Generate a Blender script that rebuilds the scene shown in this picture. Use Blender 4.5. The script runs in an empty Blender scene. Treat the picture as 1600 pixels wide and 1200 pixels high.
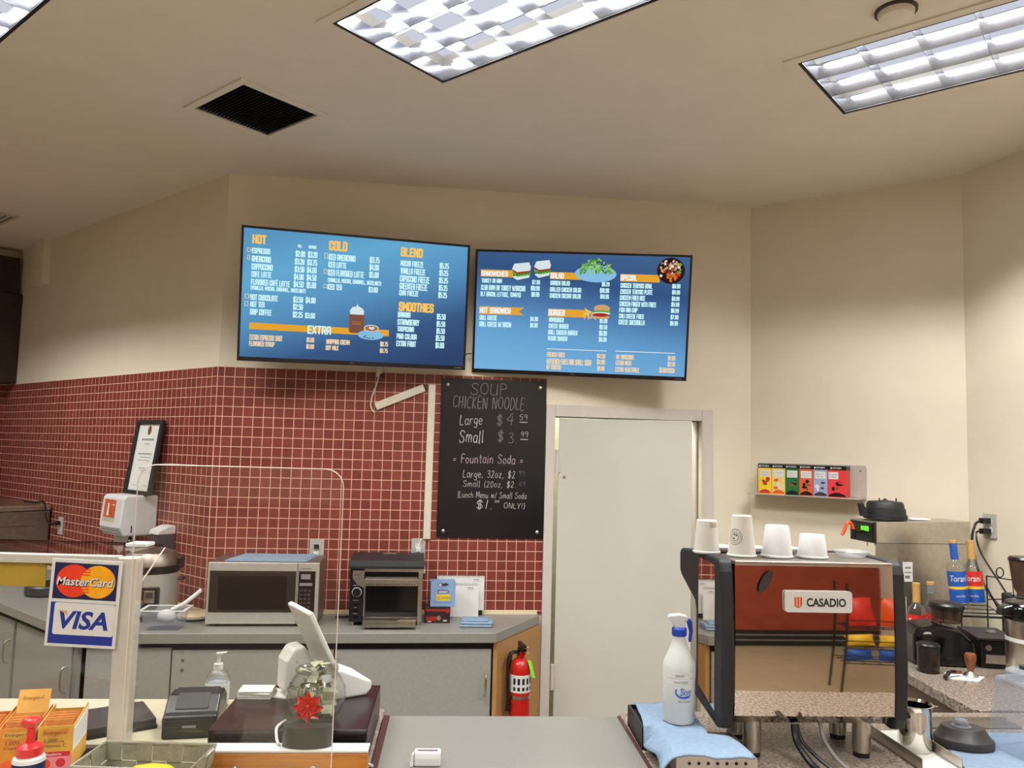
import bpy, bmesh, math, random
from math import sin, cos, pi, radians
from mathutils import Matrix, Vector

# ------------------------------------------------------------------ camera, world, exposure
scene = bpy.context.scene
C = scene.collection
random.seed(7)

cam_data = bpy.data.cameras.new('camera')
cam = bpy.data.objects.new('camera', cam_data)
C.objects.link(cam)
cam_data.sensor_fit = 'HORIZONTAL'
cam_data.sensor_width = 36.0
cam_data.lens = 1230.0 / 1600.0 * 36.0
cam_data.clip_start = 0.05
PITCH, ROLL = 0.0845733, 0.0264704
fwd = Vector((0, cos(PITCH), sin(PITCH)))
up0 = Vector((0, -sin(PITCH), cos(PITCH)))
rt0 = Vector((1, 0, 0))
rt = cos(ROLL) * rt0 + sin(ROLL) * up0
upv = -sin(ROLL) * rt0 + cos(ROLL) * up0
cam.matrix_world = Matrix(((rt.x, upv.x, -fwd.x, 0.0), (rt.y, upv.y, -fwd.y, 0.0),
                           (rt.z, upv.z, -fwd.z, 1.83), (0, 0, 0, 1)))
scene.camera = cam

world = bpy.data.worlds.new('world')
scene.world = world
world.use_nodes = True
world.node_tree.nodes['Background'].inputs['Color'].default_value = (0.02, 0.02, 0.022, 1)
world.node_tree.nodes['Background'].inputs['Strength'].default_value = 1.0

scene.view_settings.view_transform = 'Standard'
scene.view_settings.look = 'None'
scene.view_settings.gamma = 1.0
scene.view_settings.exposure = 0.0
scene.view_settings.use_curve_mapping = False

LAMP_POWER = 22.0           # watts of each of the three lamp rows in a recessed ceiling fixture
LAMP_COLOUR = (0.965, 0.985, 0.97)

CEIL = 3.32
# plan of the room: corner of the two tiled walls, directions of the walls
C0 = Vector((-1.5965, 4.2573, 0))
A0, A1 = 0.11949, -0.68913
DC, NC = Vector((cos(A0), sin(A0), 0)), Vector((-sin(A0), cos(A0), 0))
DL, NL = Vector((cos(A1), sin(A1), 0)), Vector((-sin(A1), cos(A1), 0))
K1 = C0 + 3.023 * DC
K2 = Vector((2.3045, 3.978, 0))
D2 = (K2 - K1).normalized(); N2 = Vector((-D2.y, D2.x, 0)); A2 = math.atan2(D2.y, D2.x)
A3 = radians(-74); D3 = Vector((cos(A3), sin(A3), 0)); N3 = Vector((-D3.y, D3.x, 0))


def wc(t, off, z): return C0 + DC * t - NC * off + Vector((0, 0, z))
def wl(t, off, z): return C0 + DL * t - NL * off + Vector((0, 0, z))
def w2(t, off, z): return K1 + D2 * t - N2 * off + Vector((0, 0, z))
def w3(t, off, z): return K2 + D3 * t - N3 * off + Vector((0, 0, z))


# ------------------------------------------------------------------ materials
def lin(c):
    return tuple((x / 255 / 12.92 if x <= 10.31 else ((x / 255 + 0.055) / 1.055) ** 2.4) for x in c)


def nd(nt, kind, **kw):
    n = nt.nodes.new(kind)
    for k, v in kw.items():
        setattr(n, k, v)
    return n


def mat(name, rgb, rough=0.5, metal=0.0, var=0.08, scale=25.0, bump=0.0, bscale=None, spec=0.5, coat=0.0, trans=0.0):
    m = bpy.data.materials.new(name)
    m.use_nodes = True
    nt = m.node_tree
    bs = nt.nodes['Principled BSDF']
    c = lin(rgb)
    bs.inputs['Roughness'].default_value = rough
    bs.inputs['Metallic'].default_value = metal
    bs.inputs['Specular IOR Level'].default_value = spec
    bs.inputs['Coat Weight'].default_value = coat
    bs.inputs['Transmission Weight'].default_value = trans
    tc = nd(nt, 'ShaderNodeTexCoord')
    nz = nd(nt, 'ShaderNodeTexNoise')
    nz.inputs['Scale'].default_value = scale
    nz.inputs['Detail'].default_value = 3
    nt.links.new(tc.outputs['Object'], nz.inputs['Vector'])
    rp = nd(nt, 'ShaderNodeValToRGB')
    rp.color_ramp.elements[0].position = 0.3
    rp.color_ramp.elements[1].position = 0.7
    rp.color_ramp.elements[0].color = tuple(max(0, x * (1 - var)) for x in c) + (1,)
    rp.color_ramp.elements[1].color = tuple(min(1, x * (1 + var)) for x in c) + (1,)
    nt.links.new(nz.outputs['Fac'], rp.inputs['Fac'])
    nt.links.new(rp.outputs['Color'], bs.inputs['Base Color'])
    if bump:
        bp = nd(nt, 'ShaderNodeBump')
        bp.inputs['Strength'].default_value = bump
        bp.inputs['Distance'].default_value = 0.004
        n2 = nd(nt, 'ShaderNodeTexNoise')
        n2.inputs['Scale'].default_value = bscale or scale * 3
        n2.inputs['Detail'].default_value = 4
        nt.links.new(tc.outputs['Object'], n2.inputs['Vector'])
        nt.links.new(n2.outputs['Fac'], bp.inputs['Height'])
        nt.links.new(bp.outputs['Normal'], bs.inputs['Normal'])
    return m


def emit(name, rgb, strength=1.0):
    m = bpy.data.materials.new(name)
    m.use_nodes = True
    nt = m.node_tree
    nt.nodes.remove(nt.nodes['Principled BSDF'])
    e = nd(nt, 'ShaderNodeEmission')
    e.inputs['Color'].default_value = lin(rgb) + (1,)
    e.inputs['Strength'].default_value = strength
    nt.links.new(e.outputs[0], nt.nodes['Material Output'].inputs['Surface'])
    return m


def clear(name, tint=(255, 255, 255), ior=1.45, rough=0.02, haze=0.0, hazec=(220, 220, 220)):
    """thin clear sheet: see-through with a mirror film that grows at grazing angles"""
    m = bpy.data.materials.new(name)
    m.use_nodes = True
    nt = m.node_tree
    nt.nodes.remove(nt.nodes['Principled BSDF'])
    t = nd(nt, 'ShaderNodeBsdfTransparent'); t.inputs[0].default_value = lin(tint) + (1,)
    g = nd(nt, 'ShaderNodeBsdfGlossy'); g.inputs['Roughness'].default_value = rough
    lw = nd(nt, 'ShaderNodeLayerWeight'); lw.inputs['Blend'].default_value = 0.5
    p5 = nd(nt, 'ShaderNodeMath', operation='POWER'); p5.inputs[1].default_value = 4.0
    fr = nd(nt, 'ShaderNodeMath', operation='MULTIPLY_ADD'); fr.inputs[1].default_value = 0.75; fr.inputs[2].default_value = 2.0 * ((ior - 1) / (ior + 1)) ** 2 * 0.3
    nt.links.new(lw.outputs['Facing'], p5.inputs[0]); nt.links.new(p5.outputs[0], fr.inputs[0])
    mx = nd(nt, 'ShaderNodeMixShader')
    nt.links.new(fr.outputs[0], mx.inputs[0])
    nt.links.new(t.outputs[0], mx.inputs[1])
    nt.links.new(g.outputs[0], mx.inputs[2])
    last = mx
    if haze:
        d = nd(nt, 'ShaderNodeBsdfDiffuse'); d.inputs[0].default_value = lin(hazec) + (1,)
        m2 = nd(nt, 'ShaderNodeMixShader'); m2.inputs[0].default_value = haze
        nt.links.new(mx.outputs[0], m2.inputs[1]); nt.links.new(d.outputs[0], m2.inputs[2])
        last = m2
    nt.links.new(last.outputs[0], nt.nodes['Material Output'].inputs['Surface'])
    return m


def tile_mat(name, dark, light, grout, size=0.054):
    m = bpy.data.materials.new(name)
    m.use_nodes = True
    nt = m.node_tree
    bs = nt.nodes['Principled BSDF']
    tc = nd(nt, 'ShaderNodeTexCoord')
    sp = nd(nt, 'ShaderNodeSeparateXYZ'); cb = nd(nt, 'ShaderNodeCombineXYZ')
    nt.links.new(tc.outputs['Object'], sp.inputs[0])
    nt.links.new(sp.outputs['X'], cb.inputs['X']); nt.links.new(sp.outputs['Z'], cb.inputs['Y'])
    br = nd(nt, 'ShaderNodeTexBrick')
    br.offset = 0.0; br.squash = 1.0
    br.inputs['Scale'].default_value = 1.0
    br.inputs['Brick Width'].default_value = size
    br.inputs['Row Height'].default_value = size
    br.inputs['Mortar Size'].default_value = 0.0019
    br.inputs['Mortar Smooth'].default_value = 0.15
    br.inputs['Bias'].default_value = -0.1
    br.inputs['Color1'].default_value = lin(dark) + (1,)
    br.inputs['Color2'].default_value = lin(light) + (1,)
    br.inputs['Mortar'].default_value = lin(grout) + (1,)
    nt.links.new(cb.outputs[0], br.inputs['Vector'])
    nt.links.new(br.outputs['Color'], bs.inputs['Base Color'])
    mr = nd(nt, 'ShaderNodeMapRange')
    mr.inputs['To Min'].default_value = 0.32; mr.inputs['To Max'].default_value = 0.8
    nt.links.new(br.outputs['Fac'], mr.inputs['Value'])
    nt.links.new(mr.outputs[0], bs.inputs['Roughness'])
    bp = nd(nt, 'ShaderNodeBump'); bp.invert = True
    bp.inputs['Strength'].default_value = 0.5; bp.inputs['Distance'].default_value = 0.002
    nt.links.new(br.outputs['Fac'], bp.inputs['Height'])
    nt.links.new(bp.outputs['Normal'], bs.inputs['Normal'])
    return m


def granite_mat():
    m = bpy.data.materials.new('speckled granite')
    m.use_nodes = True
    nt = m.node_tree
    bs = nt.nodes['Principled BSDF']
    bs.inputs['Roughness'].default_value = 0.3
    tc = nd(nt, 'ShaderNodeTexCoord')
    n1 = nd(nt, 'ShaderNodeTexNoise'); n1.inputs['Scale'].default_value = 105; n1.inputs['Detail'].default_value = 5
    n1.inputs['Roughness'].default_value = 0.7
    nt.links.new(tc.outputs['Object'], n1.inputs['Vector'])
    rp = nd(nt, 'ShaderNodeValToRGB')
    els = rp.color_ramp.elements
    els[0].position = 0.34; els[0].color = lin((48, 40, 36)) + (1,)
    els[1].position = 0.68; els[1].color = lin((196, 186, 176)) + (1,)
    for p, c in ((0.43, (98, 84, 75)), (0.5, (134, 121, 110)), (0.58, (158, 144, 131))):
        e = els.new(p); e.color = lin(c) + (1,)
    nt.links.new(n1.outputs['Fac'], rp.inputs['Fac'])
    nt.links.new(rp.outputs['Color'], bs.inputs['Base Color'])
    return m


def wood_mat(name, a, b, rough=0.35, axis='X'):
    m = bpy.data.materials.new(name)
    m.use_nodes = True
    nt = m.node_tree
    bs = nt.nodes['Principled BSDF']
    bs.inputs['Roughness'].default_value = rough
    tc = nd(nt, 'ShaderNodeTexCoord'); mp = nd(nt, 'ShaderNodeMapping')
    mp.inputs['Scale'].default_value = (3, 40, 40) if axis == 'X' else (40, 40, 3)
    nz = nd(nt, 'ShaderNodeTexNoise'); nz.inputs['Scale'].default_value = 1.6; nz.inputs['Detail'].default_value = 6
    nz.inputs['Distortion'].default_value = 0.8
    rp = nd(nt, 'ShaderNodeValToRGB')
    rp.color_ramp.elements[0].position = 0.3; rp.color_ramp.elements[0].color = lin(a) + (1,)
    rp.color_ramp.elements[1].position = 0.7; rp.color_ramp.elements[1].color = lin(b) + (1,)
    nt.links.new(tc.outputs['Object'], mp.inputs[0]); nt.links.new(mp.outputs[0], nz.inputs['Vector'])
    nt.links.new(nz.outputs['Fac'], rp.inputs['Fac']); nt.links.new(rp.outputs['Color'], bs.inputs['Base Color'])
    return m


def screen_mat(name, stops, ang, half):
    """what a lit display shows: a blue gradient picture"""
    m = bpy.data.materials.new(name)
    m.use_nodes = True
    nt = m.node_tree
    nt.nodes.remove(nt.nodes['Principled BSDF'])
    tc = nd(nt, 'ShaderNodeTexCoord'); sp = nd(nt, 'ShaderNodeSeparateXYZ')
    nt.links.new(tc.outputs['Object'], sp.inputs[0])
    a = nd(nt, 'ShaderNodeMath', operation='MULTIPLY'); a.inputs[1].default_value = cos(ang) / half
    b = nd(nt, 'ShaderNodeMath', operation='MULTIPLY'); b.inputs[1].default_value = sin(ang) / half
    nt.links.new(sp.outputs['X'], a.inputs[0]); nt.links.new(sp.outputs['Z'], b.inputs[0])
    s = nd(nt, 'ShaderNodeMath', operation='ADD')
    nt.links.new(a.outputs[0], s.inputs[0]); nt.links.new(b.outputs[0], s.inputs[1])
    mr = nd(nt, 'ShaderNodeMapRange')
    mr.inputs['From Min'].default_value = -1; mr.inputs['From Max'].default_value = 1
    nt.links.new(s.outputs[0], mr.inputs['Value'])
    rp = nd(nt, 'ShaderNodeValToRGB')
    els = rp.color_ramp.elements
    els[0].position, els[0].color = stops[0][0], lin(stops[0][1]) + (1,)
    els[1].position, els[1].color = stops[-1][0], lin(stops[-1][1]) + (1,)
    for p, c in stops[1:-1]:
        e = els.new(p); e.color = lin(c) + (1,)
    nt.links.new(mr.outputs[0], rp.inputs['Fac'])
    e = nd(nt, 'ShaderNodeEmission')
    nt.links.new(rp.outputs['Color'], e.inputs['Color'])
    nt.links.new(e.outputs[0], nt.nodes['Material Output'].inputs['Surface'])
    return m


M = {}
def defmats():
    D = dict(
        paint=mat('cream wall paint', (222, 211, 190), 0.6, var=0.02, scale=6, bump=0.05, bscale=120),
        ceil=mat('ceiling paint', (222, 214, 203), 0.7, var=0.02, scale=5, bump=0.04, bscale=90),
        floor=mat('tan floor', (150, 134, 108), 0.35, var=0.06, scale=4),
        redwall=mat('red brown paint', (150, 62, 40), 0.5, var=0.1, scale=5),
        tile=tile_mat('red wall tile', (116, 51, 42), (132, 60, 50), (226, 182, 158)),
        frame=mat('door frame enamel', (202, 194, 186), 0.4, var=0.02),
        door=mat('door paint', (200, 195, 184), 0.45, var=0.025, scale=3),
        backroom=mat('grey green passage paint', (150, 148, 126), 0.6),
        lam=mat('grey laminate', (148, 145, 139), 0.4, var=0.05, scale=60),
        lamtop=mat('grey laminate top', (122, 119, 113), 0.35, var=0.05, scale=120),
        gap=mat('dark recess', (28, 24, 22), 0.7),
        caulk=mat('cream caulk', (226, 208, 172), 0.6, var=0.06, scale=60),
        tan=mat('tan end panel', (166, 124, 72), 0.5, var=0.06, scale=8),
        cream=mat('cream laminate', (182, 174, 150), 0.4, var=0.03),
        white=mat('white plastic', (208, 207, 204), 0.35, var=0.02),
        whitem=mat('white enamel', (194, 188, 176), 0.4, var=0.03),
        paper=mat('white paper', (216, 214, 209), 0.7, var=0.02),
        foam=mat('white foam', (206, 204, 204), 0.6, var=0.02, scale=120),
        cup=mat('white cup board', (206, 200, 190), 0.5, var=0.015),
        black=mat('black plastic', (18, 17, 18), 0.35, var=0.15),
        blackm=mat('matt black', (26, 25, 27), 0.55, var=0.15),
        blackg=mat('gloss black', (10, 10, 12), 0.12, var=0.1),
        brownblk=mat('brown black enamel', (32, 20, 22), 0.25, var=0.12),
        dgrey=mat('dark grey plastic', (52, 48, 48), 0.45, var=0.08),
        mgrey=mat('mid grey plastic', (128, 124, 122), 0.45, var=0.05),
        steel=mat('brushed steel', (196, 190, 180), 0.3, 1.0, var=0.08, scale=40),
        steeld=mat('dull steel', (150, 142, 132), 0.42, 1.0, var=0.1, scale=30),
        chrome=mat('polished steel', (214, 208, 200), 0.06, 1.0, var=0.02),
        mirror=mat('mirror steel', (222, 212, 202), 0.025, 1.0, var=0.01),
        granite=granite_mat(),
        darkbrown=mat('dark brown cabinet', (44, 22, 14), 0.4, var=0.15),
        brownlam=mat('brown laminate', (92, 70, 58), 0.5, var=0.08),
        maroon=mat('maroon edge band', (74, 42, 40), 0.4, var=0.1),
        wood=wood_mat('orange varnished wood', (156, 92, 24), (196, 128, 46)),
        tamperwood=wood_mat('brown turned wood', (96, 52, 26), (146, 86, 46), axis='Z'),
        blue=mat('pale blue towel', (126, 146, 168), 0.85, var=0.06, scale=60, bump=0.6, bscale=160),
        bluep=mat('saturated blue plastic', (24, 66, 178), 0.35),
        red=mat('red plastic', (206, 44, 44), 0.3, var=0.06),
        redx=mat('extinguisher red', (176, 26, 20), 0.3, var=0.08),
        bow=mat('shiny red ribbon', (206, 34, 26), 0.25, var=0.1),
        orange=mat('orange plastic', (226, 84, 28), 0.35),
        labelrust=mat('rust picture print', (190, 84, 44), 0.45, var=0.35, scale=22),
        lime=mat('lime tag', (130, 222, 60), 0.6, var=0.1),
        yellow=mat('yellow card', (226, 190, 48), 0.5, var=0.05),
        lemon=mat('yellow fruit skin', (206, 180, 40), 0.4, var=0.08, scale=30, bump=0.2),
        banner=mat('plain yellow', (180, 148, 44), 0.5, var=0.05),
        basket=mat('grey green woven strip', (136, 131, 112), 0.7, var=0.12, scale=50, bump=0.3),
        bill=mat('bank note green', (146, 148, 124), 0.7, var=0.25, scale=70),
        navy=mat('navy print', (24, 26, 74), 0.45), mcred=mat('red print', (226, 58, 24), 0.45), mcyel=mat('amber print', (242, 166, 20), 0.45),
        visab=mat('royal blue print', (22, 44, 140), 0.45), gold=mat('gold print', (228, 160, 50), 0.45),
        ink=mat('black ink', (20, 18, 18), 0.6), greyink=mat('grey ink', (120, 116, 112), 0.7),
        chalk=mat('white chalk', (206, 202, 198), 0.9, var=0.2, scale=120), chalkdim=mat('faint chalk', (128, 122, 120), 0.9, var=0.25, scale=120),
        chalkblue=mat('blue grey chalk', (104, 110, 134), 0.9, var=0.25, scale=120), chalkpink=mat('pink chalk', (206, 176, 196), 0.9, var=0.2, scale=120),
        board=mat('black board', (17, 15, 19), 0.28, var=0.2, scale=4),
        label=mat('white label', (214, 212, 208), 0.5, var=0.02),
        labelred=mat('label red', (206, 44, 34), 0.45), labelblue=mat('label blue', (32, 84, 170), 0.45), labelyel=mat('label yellow', (238, 190, 44), 0.45),
        cork=mat('gold cap', (196, 152, 84), 0.45),
        emor=mat('orange carton', (206, 128, 44), 0.5, var=0.12, scale=18), emyel=mat('amber carton', (204, 152, 62), 0.5, var=0.1, scale=20),
        empink=mat('pink carton print', (224, 130, 140), 0.5, var=0.15, scale=30), emred=mat('raspberry band', (196, 32, 48), 0.5),
        mag=mat('brown print', (120, 72, 40), 0.5), packet=mat('orange foil packet', (212, 140, 76), 0.35, var=0.25, scale=60),
        glove=mat('glove box blue', (132, 158, 196), 0.5, var=0.12, scale=15), dred=mat('dark carton', (46, 24, 26), 0.4, var=0.2), dredlab=mat('carton red print', (150, 34, 34), 0.45),
        teay=mat('tea yellow', (232, 196, 30), 0.45, var=0.05), teac=mat('tea straw', (226, 196, 116), 0.45, var=0.08), teag=mat('tea green', (26, 104, 52), 0.45, var=0.08),
        teao=mat('tea orange', (206, 90, 50), 0.45, var=0.1), teal=mat('tea lilac', (150, 156, 190), 0.45, var=0.06), tear=mat('tea red', (214, 52, 54), 0.45, var=0.06),
        grey=mat('grey coated metal', (176, 168, 158), 0.45, var=0.04), plate=mat('grey wall plate', (176, 172, 164), 0.4, var=0.03),
        beigecord=mat('beige raceway', (214, 204, 184), 0.5, var=0.03),
        glass=clear('clear glass'), acrylic=clear('clear acrylic sheet', (254, 253, 251), 1.6, 0.03, 0.008, (240, 225, 205)),
        edge=mat('acrylic edge', (220, 200, 190), 0.3, var=0.03),
        jarglass=clear('jar glass', (253, 254, 253), 1.75, 0.015, 0.004),
        clearp=clear('clear plastic', (244, 246, 250), 1.45, 0.06, 0.2, (196, 204, 218)),
        frost=clear('frosted plastic', (244, 246, 246), 1.4, 0.15, 0.6, (232, 234, 230)),
        smoke=clear('smoked plastic', (206, 194, 186), 1.5, 0.05, 0.12, (110, 96, 90)),
        soapgrey=clear('smoke grey plastic', (120, 116, 120), 1.45, 0.1, 0.6, (96, 92, 98)),
        dkglass=mat('dark oven glass', (40, 37, 35), 0.08, var=0.1, scale=3, coat=0.5),
        dishglass=clear('dish glass', (244, 246, 246), 1.5, 0.02, 0.15),
        lcd=emit('green display', (120, 240, 60), 1.0), tube=emit('fluorescent tube', (244, 248, 255), 5.0), lens=emit('troffer reflector glow', (224, 228, 242), 0.8),
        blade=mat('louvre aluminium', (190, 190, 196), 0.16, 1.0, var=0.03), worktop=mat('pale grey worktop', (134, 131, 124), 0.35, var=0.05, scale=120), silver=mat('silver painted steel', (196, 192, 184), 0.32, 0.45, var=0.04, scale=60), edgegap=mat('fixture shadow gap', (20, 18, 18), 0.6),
        vent=mat('vent black', (20, 16, 14), 0.6),
        bezel=mat('tv bezel', (12, 12, 13), 0.3, var=0.1),
        tw=emit('menu white', (204, 246, 250), 1.0), ty=emit('menu gold', (250, 198, 96), 1.0), to=emit('menu cream', (240, 212, 170), 1.0), tb=emit('menu amber bar', (228, 164, 48), 1.0),
        twh=emit('menu pale', (240, 240, 236), 1.0),
        f_br=emit('picture brown', (126, 82, 66), 1.0), f_wh=emit('picture white', (214, 228, 232), 1.0), f_sa=emit('picture saucer', (132, 190, 224), 1.0), f_cf=emit('picture coffee', (170, 112, 70), 1.0),
        f_g1=emit('picture green', (104, 168, 62), 1.0), f_g2=emit('picture dark green', (56, 112, 40), 1.0), f_g3=emit('picture light green', (150, 204, 100), 1.0),
        f_rd=emit('picture red', (170, 48, 36), 1.0), f_bu=emit('picture bun', (206, 160, 110), 1.0), f_dk=emit('picture dark', (44, 26, 20), 1.0), f_or=emit('picture orange', (208, 110, 44), 1.0), f_fr=emit('picture fries', (236, 196, 96), 1.0),
    )
    M.update(D)
    M['scrL'] = screen_mat('menu screen blue', [(0.0, (48, 68, 108)), (0.25, (58, 88, 132)), (0.5, (86, 142, 186)), (0.78, (100, 168, 208)), (1.0, (90, 150, 192))], radians(108), 0.42)
    M['scrR'] = screen_mat('menu screen light blue', [(0.0, (118, 176, 220)), (0.3, (102, 160, 208)), (0.55, (76, 118, 166)), (0.75, (52, 84, 130)), (1.0, (66, 98, 142))], radians(82), 0.36)
defmats()


# ------------------------------------------------------------------ mesh building
class MB:
    def __init__(s):
        s.v, s.f, s.m, s.mi = [], [], [], 0

    def add(s, vs, fs):
        o = len(s.v)
        s.v += [tuple(p) for p in vs]
        for q in fs:
            s.f.append(tuple(i + o for i in q)); s.m.append(s.mi)
        return s

    def box(s, x0, x1, y0, y1, z0, z1):
        return s.add([(x0, y0, z0), (x1, y0, z0), (x1, y1, z0), (x0, y1, z0), (x0, y0, z1), (x1, y0, z1), (x1, y1, z1), (x0, y1, z1)],
                     [(0, 3, 2, 1), (4, 5, 6, 7), (0, 1, 5, 4), (1, 2, 6, 5), (2, 3, 7, 6), (3, 0, 4, 7)])

    def hexa(s, b, t):
        return s.add(list(b) + list(t), [(0, 3, 2, 1), (4, 5, 6, 7), (0, 1, 5, 4), (1, 2, 6, 5), (2, 3, 7, 6), (3, 0, 4, 7)])

    def prism(s, poly, axis, a, b):
        n = len(poly)
        def P(p, w):
            return (w, p[0], p[1]) if axis == 'x' else ((p[0], w, p[1]) if axis == 'y' else (p[0], p[1], w))
        vs = [P(p, a) for p in poly] + [P(p, b) for p in poly]
        fs = [tuple(range(n)), tuple(range(2 * n - 1, n - 1, -1))] + [(i, (i + 1) % n, n + (i + 1) % n, n + i) for i in range(n)]
        return s.add(vs, fs)

    def cyl(s, p0, p1, r0, r1=None, n=24, caps=True):
        p0, p1 = Vector(p0), Vector(p1)
        r1 = r0 if r1 is None else r1
        d = (p1 - p0).normalized()
        a = d.orthogonal().normalized(); b = d.cross(a)
        vs = []
        for p, r in ((p0, r0), (p1, r1)):
            for i in range(n):
                t = 2 * pi * i / n
                vs.append(p + a * (r * cos(t)) + b * (r * sin(t)))
        fs = [(i, (i + 1) % n, n + (i + 1) % n, n + i) for i in range(n)]
        if caps:
            fs += [tuple(range(n - 1, -1, -1)), tuple(range(n, 2 * n))]
        return s.add(vs, fs)

    def lathe(s, prof, n=32, c=(0, 0, 0), sx=1.0, sy=1.0):
        vs, fs = [], []
        for r, z in prof:
            for i in range(n):
                t = 2 * pi * i / n
                vs.append((c[0] + r * sx * cos(t), c[1] + r * sy * sin(t), c[2] + z))
        for k in range(len(prof) - 1):
            for i in range(n):
                j = (i + 1) % n
                fs.append((k * n + i, k * n + j, (k + 1) * n + j, (k + 1) * n + i))
        if prof[0][0] > 1e-6: fs.append(tuple(range(n - 1, -1, -1)))
        if prof[-1][0] > 1e-6: fs.append(tuple(range((len(prof) - 1) * n, len(prof) * n)))
        return s.add(vs, fs)

    def shell(s, prof, n=32, c=(0, 0, 0)):
        """open vessel: profile runs down the outside and back up the inside"""
        vs, fs = [], []
        for r, z in prof:
            for i in range(n):
                t = 2 * pi * i / n
                vs.append((c[0] + r * cos(t), c[1] + r * sin(t), c[2] + z))
        for k in range(len(prof) - 1):
            for i in range(n):
                j = (i + 1) % n
                fs.append((k * n + i, k * n + j, (k + 1) * n + j, (k + 1) * n + i))
        return s.add(vs, fs)

    def tube(s, pts, r, n=8):
        pts = [Vector(p) for p in pts]
        vs, fs = [], []
        prev = None
        for k, p in enumerate(pts):
            d = (pts[min(k + 1, len(pts) - 1)] - pts[max(k - 1, 0)]).normalized()
            a = d.orthogonal().normalized() if prev is None else (prev - d * prev.dot(d)).normalized()
            prev = a
            b = d.cross(a)
            for i in range(n):
                t = 2 * pi * i / n
                vs.append(p + a * (r * cos(t)) + b * (r * sin(t)))
        for k in range(len(pts) - 1):
            for i in range(n):
                j = (i + 1) % n
                fs.append((k * n + i, k * n + j, (k + 1) * n + j, (k + 1) * n + i))
        fs += [tuple(range(n - 1, -1, -1)), tuple(range((len(pts) - 1) * n, len(pts) * n))]
        return s.add(vs, fs)

    def ball(s, c, rx, ry=None, rz=None, n=20, m=12):
        ry = rx if ry is None else ry; rz = rx if rz is None else rz
        prof = [(sin(pi * k / m), -cos(pi * k / m)) for k in range(m + 1)]
        vs = [(c[0], c[1], c[2] - rz)]
        for r, z in prof[1:-1]:
            for i in range(n):
                t = 2 * pi * i / n
                vs.append((c[0] + rx * r * cos(t), c[1] + ry * r * sin(t), c[2] + rz * z))
        vs.append((c[0], c[1], c[2] + rz))
        fs = [(0, 1 + (i + 1) % n, 1 + i) for i in range(n)]
        for k in range(m - 2):
            for i in range(n):
                j = (i + 1) % n
                fs.append((1 + k * n + i, 1 + k * n + j, 1 + (k + 1) * n + j, 1 + (k + 1) * n + i))
        e = len(vs) - 1
        fs += [(e, 1 + (m - 2) * n + i, 1 + (m - 2) * n + (i + 1) % n) for i in range(n)]
        return s.add(vs, fs)

    def flat(s, poly, y):            # a printed patch facing -y, in (x, z)
        return s.add([(p[0], y, p[1]) for p in poly], [tuple(range(len(poly)))])

    def rect(s, x0, x1, z0, z1, y):
        return s.flat([(x0, z0), (x1, z0), (x1, z1), (x0, z1)], y)

    def oval(s, cx, cz, rx, rz, y, n=28):
        return s.flat([(cx + rx * cos(2 * pi * i / n), cz + rz * sin(2 * pi * i / n)) for i in range(n)], y)

    def xf(s, mtx):
        s.v = [tuple(mtx @ Vector(p)) for p in s.v]
        return s

    def build(s, name, mats, parent=None, smooth=False, bevel=0.0, seg=2, kind=None, loc=None, rz=None, sub=0, solid=0.0):
        me = bpy.data.meshes.new(name)
        me.from_pydata(s.v, [], s.f)
        mats = mats if isinstance(mats, (list, tuple)) else [mats]
        for m in mats:
            me.materials.append(M[m] if isinstance(m, str) else m)
        for p, i in zip(me.polygons, s.m):
            p.material_index = i
        bm = bmesh.new(); bm.from_mesh(me)
        if len(s.f) > 1 and any(len(e.link_faces) > 1 for e in bm.edges):
            bmesh.ops.recalc_face_normals(bm, faces=bm.faces[:])
        bm.to_mesh(me); bm.free()
        if smooth:
            me.shade_smooth()
            me.set_sharp_from_angle(angle=radians(38))
        o = bpy.data.objects.new(name, me)
        C.objects.link(o)
        if solid:
            md = o.modifiers.new('thickness', 'SOLIDIFY'); md.thickness = solid
        if bevel:
            md = o.modifiers.new('bevel', 'BEVEL'); md.width = bevel; md.segments = seg; md.limit_method = 'ANGLE'; md.angle_limit = radians(40)
        if sub:
            md = o.modifiers.new('subdivision', 'SUBSURF'); md.levels = sub; md.render_levels = sub
        if parent is not None: o.parent = parent
        if kind: o['kind'] = kind
        if loc is not None: o.location = loc
        if rz is not None: o.rotation_euler = (0, 0, rz)
        return o


def tag(o, label, cat, group=None):
    o['label'] = label; o['category'] = cat
    if group: o['group'] = group
    return o


def thing(name, label, cat, loc, rz=0.0, group=None):
    o = bpy.data.objects.new(name, None)
    C.objects.link(o)
    o.empty_display_size = 0.05
    o.location = loc
    o.rotation_euler = rz if isinstance(rz, (tuple, list)) else (0, 0, rz)
    return tag(o, label, cat, group)


def dup(root, loc, rz, label):
    r = root.copy(); C.objects.link(r)
    r.location = loc; r.rotation_euler = (0, 0, rz); r['label'] = label
    for ch in list(root.children):
        c = ch.copy(); C.objects.link(c); c.parent = r
        for g in list(ch.children):
            d = g.copy(); C.objects.link(d); d.parent = c
    return r


def box(name, m, parent, x0, x1, y0, y1, z0, z1, bevel=0.0, **kw):
    return MB().box(x0, x1, y0, y1, z0, z1).build(name, m, parent, bevel=bevel, **kw)


def struct(name, m, mb, **kw):
    return mb.build(name, m, None, kind='structure', **kw)


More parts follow.
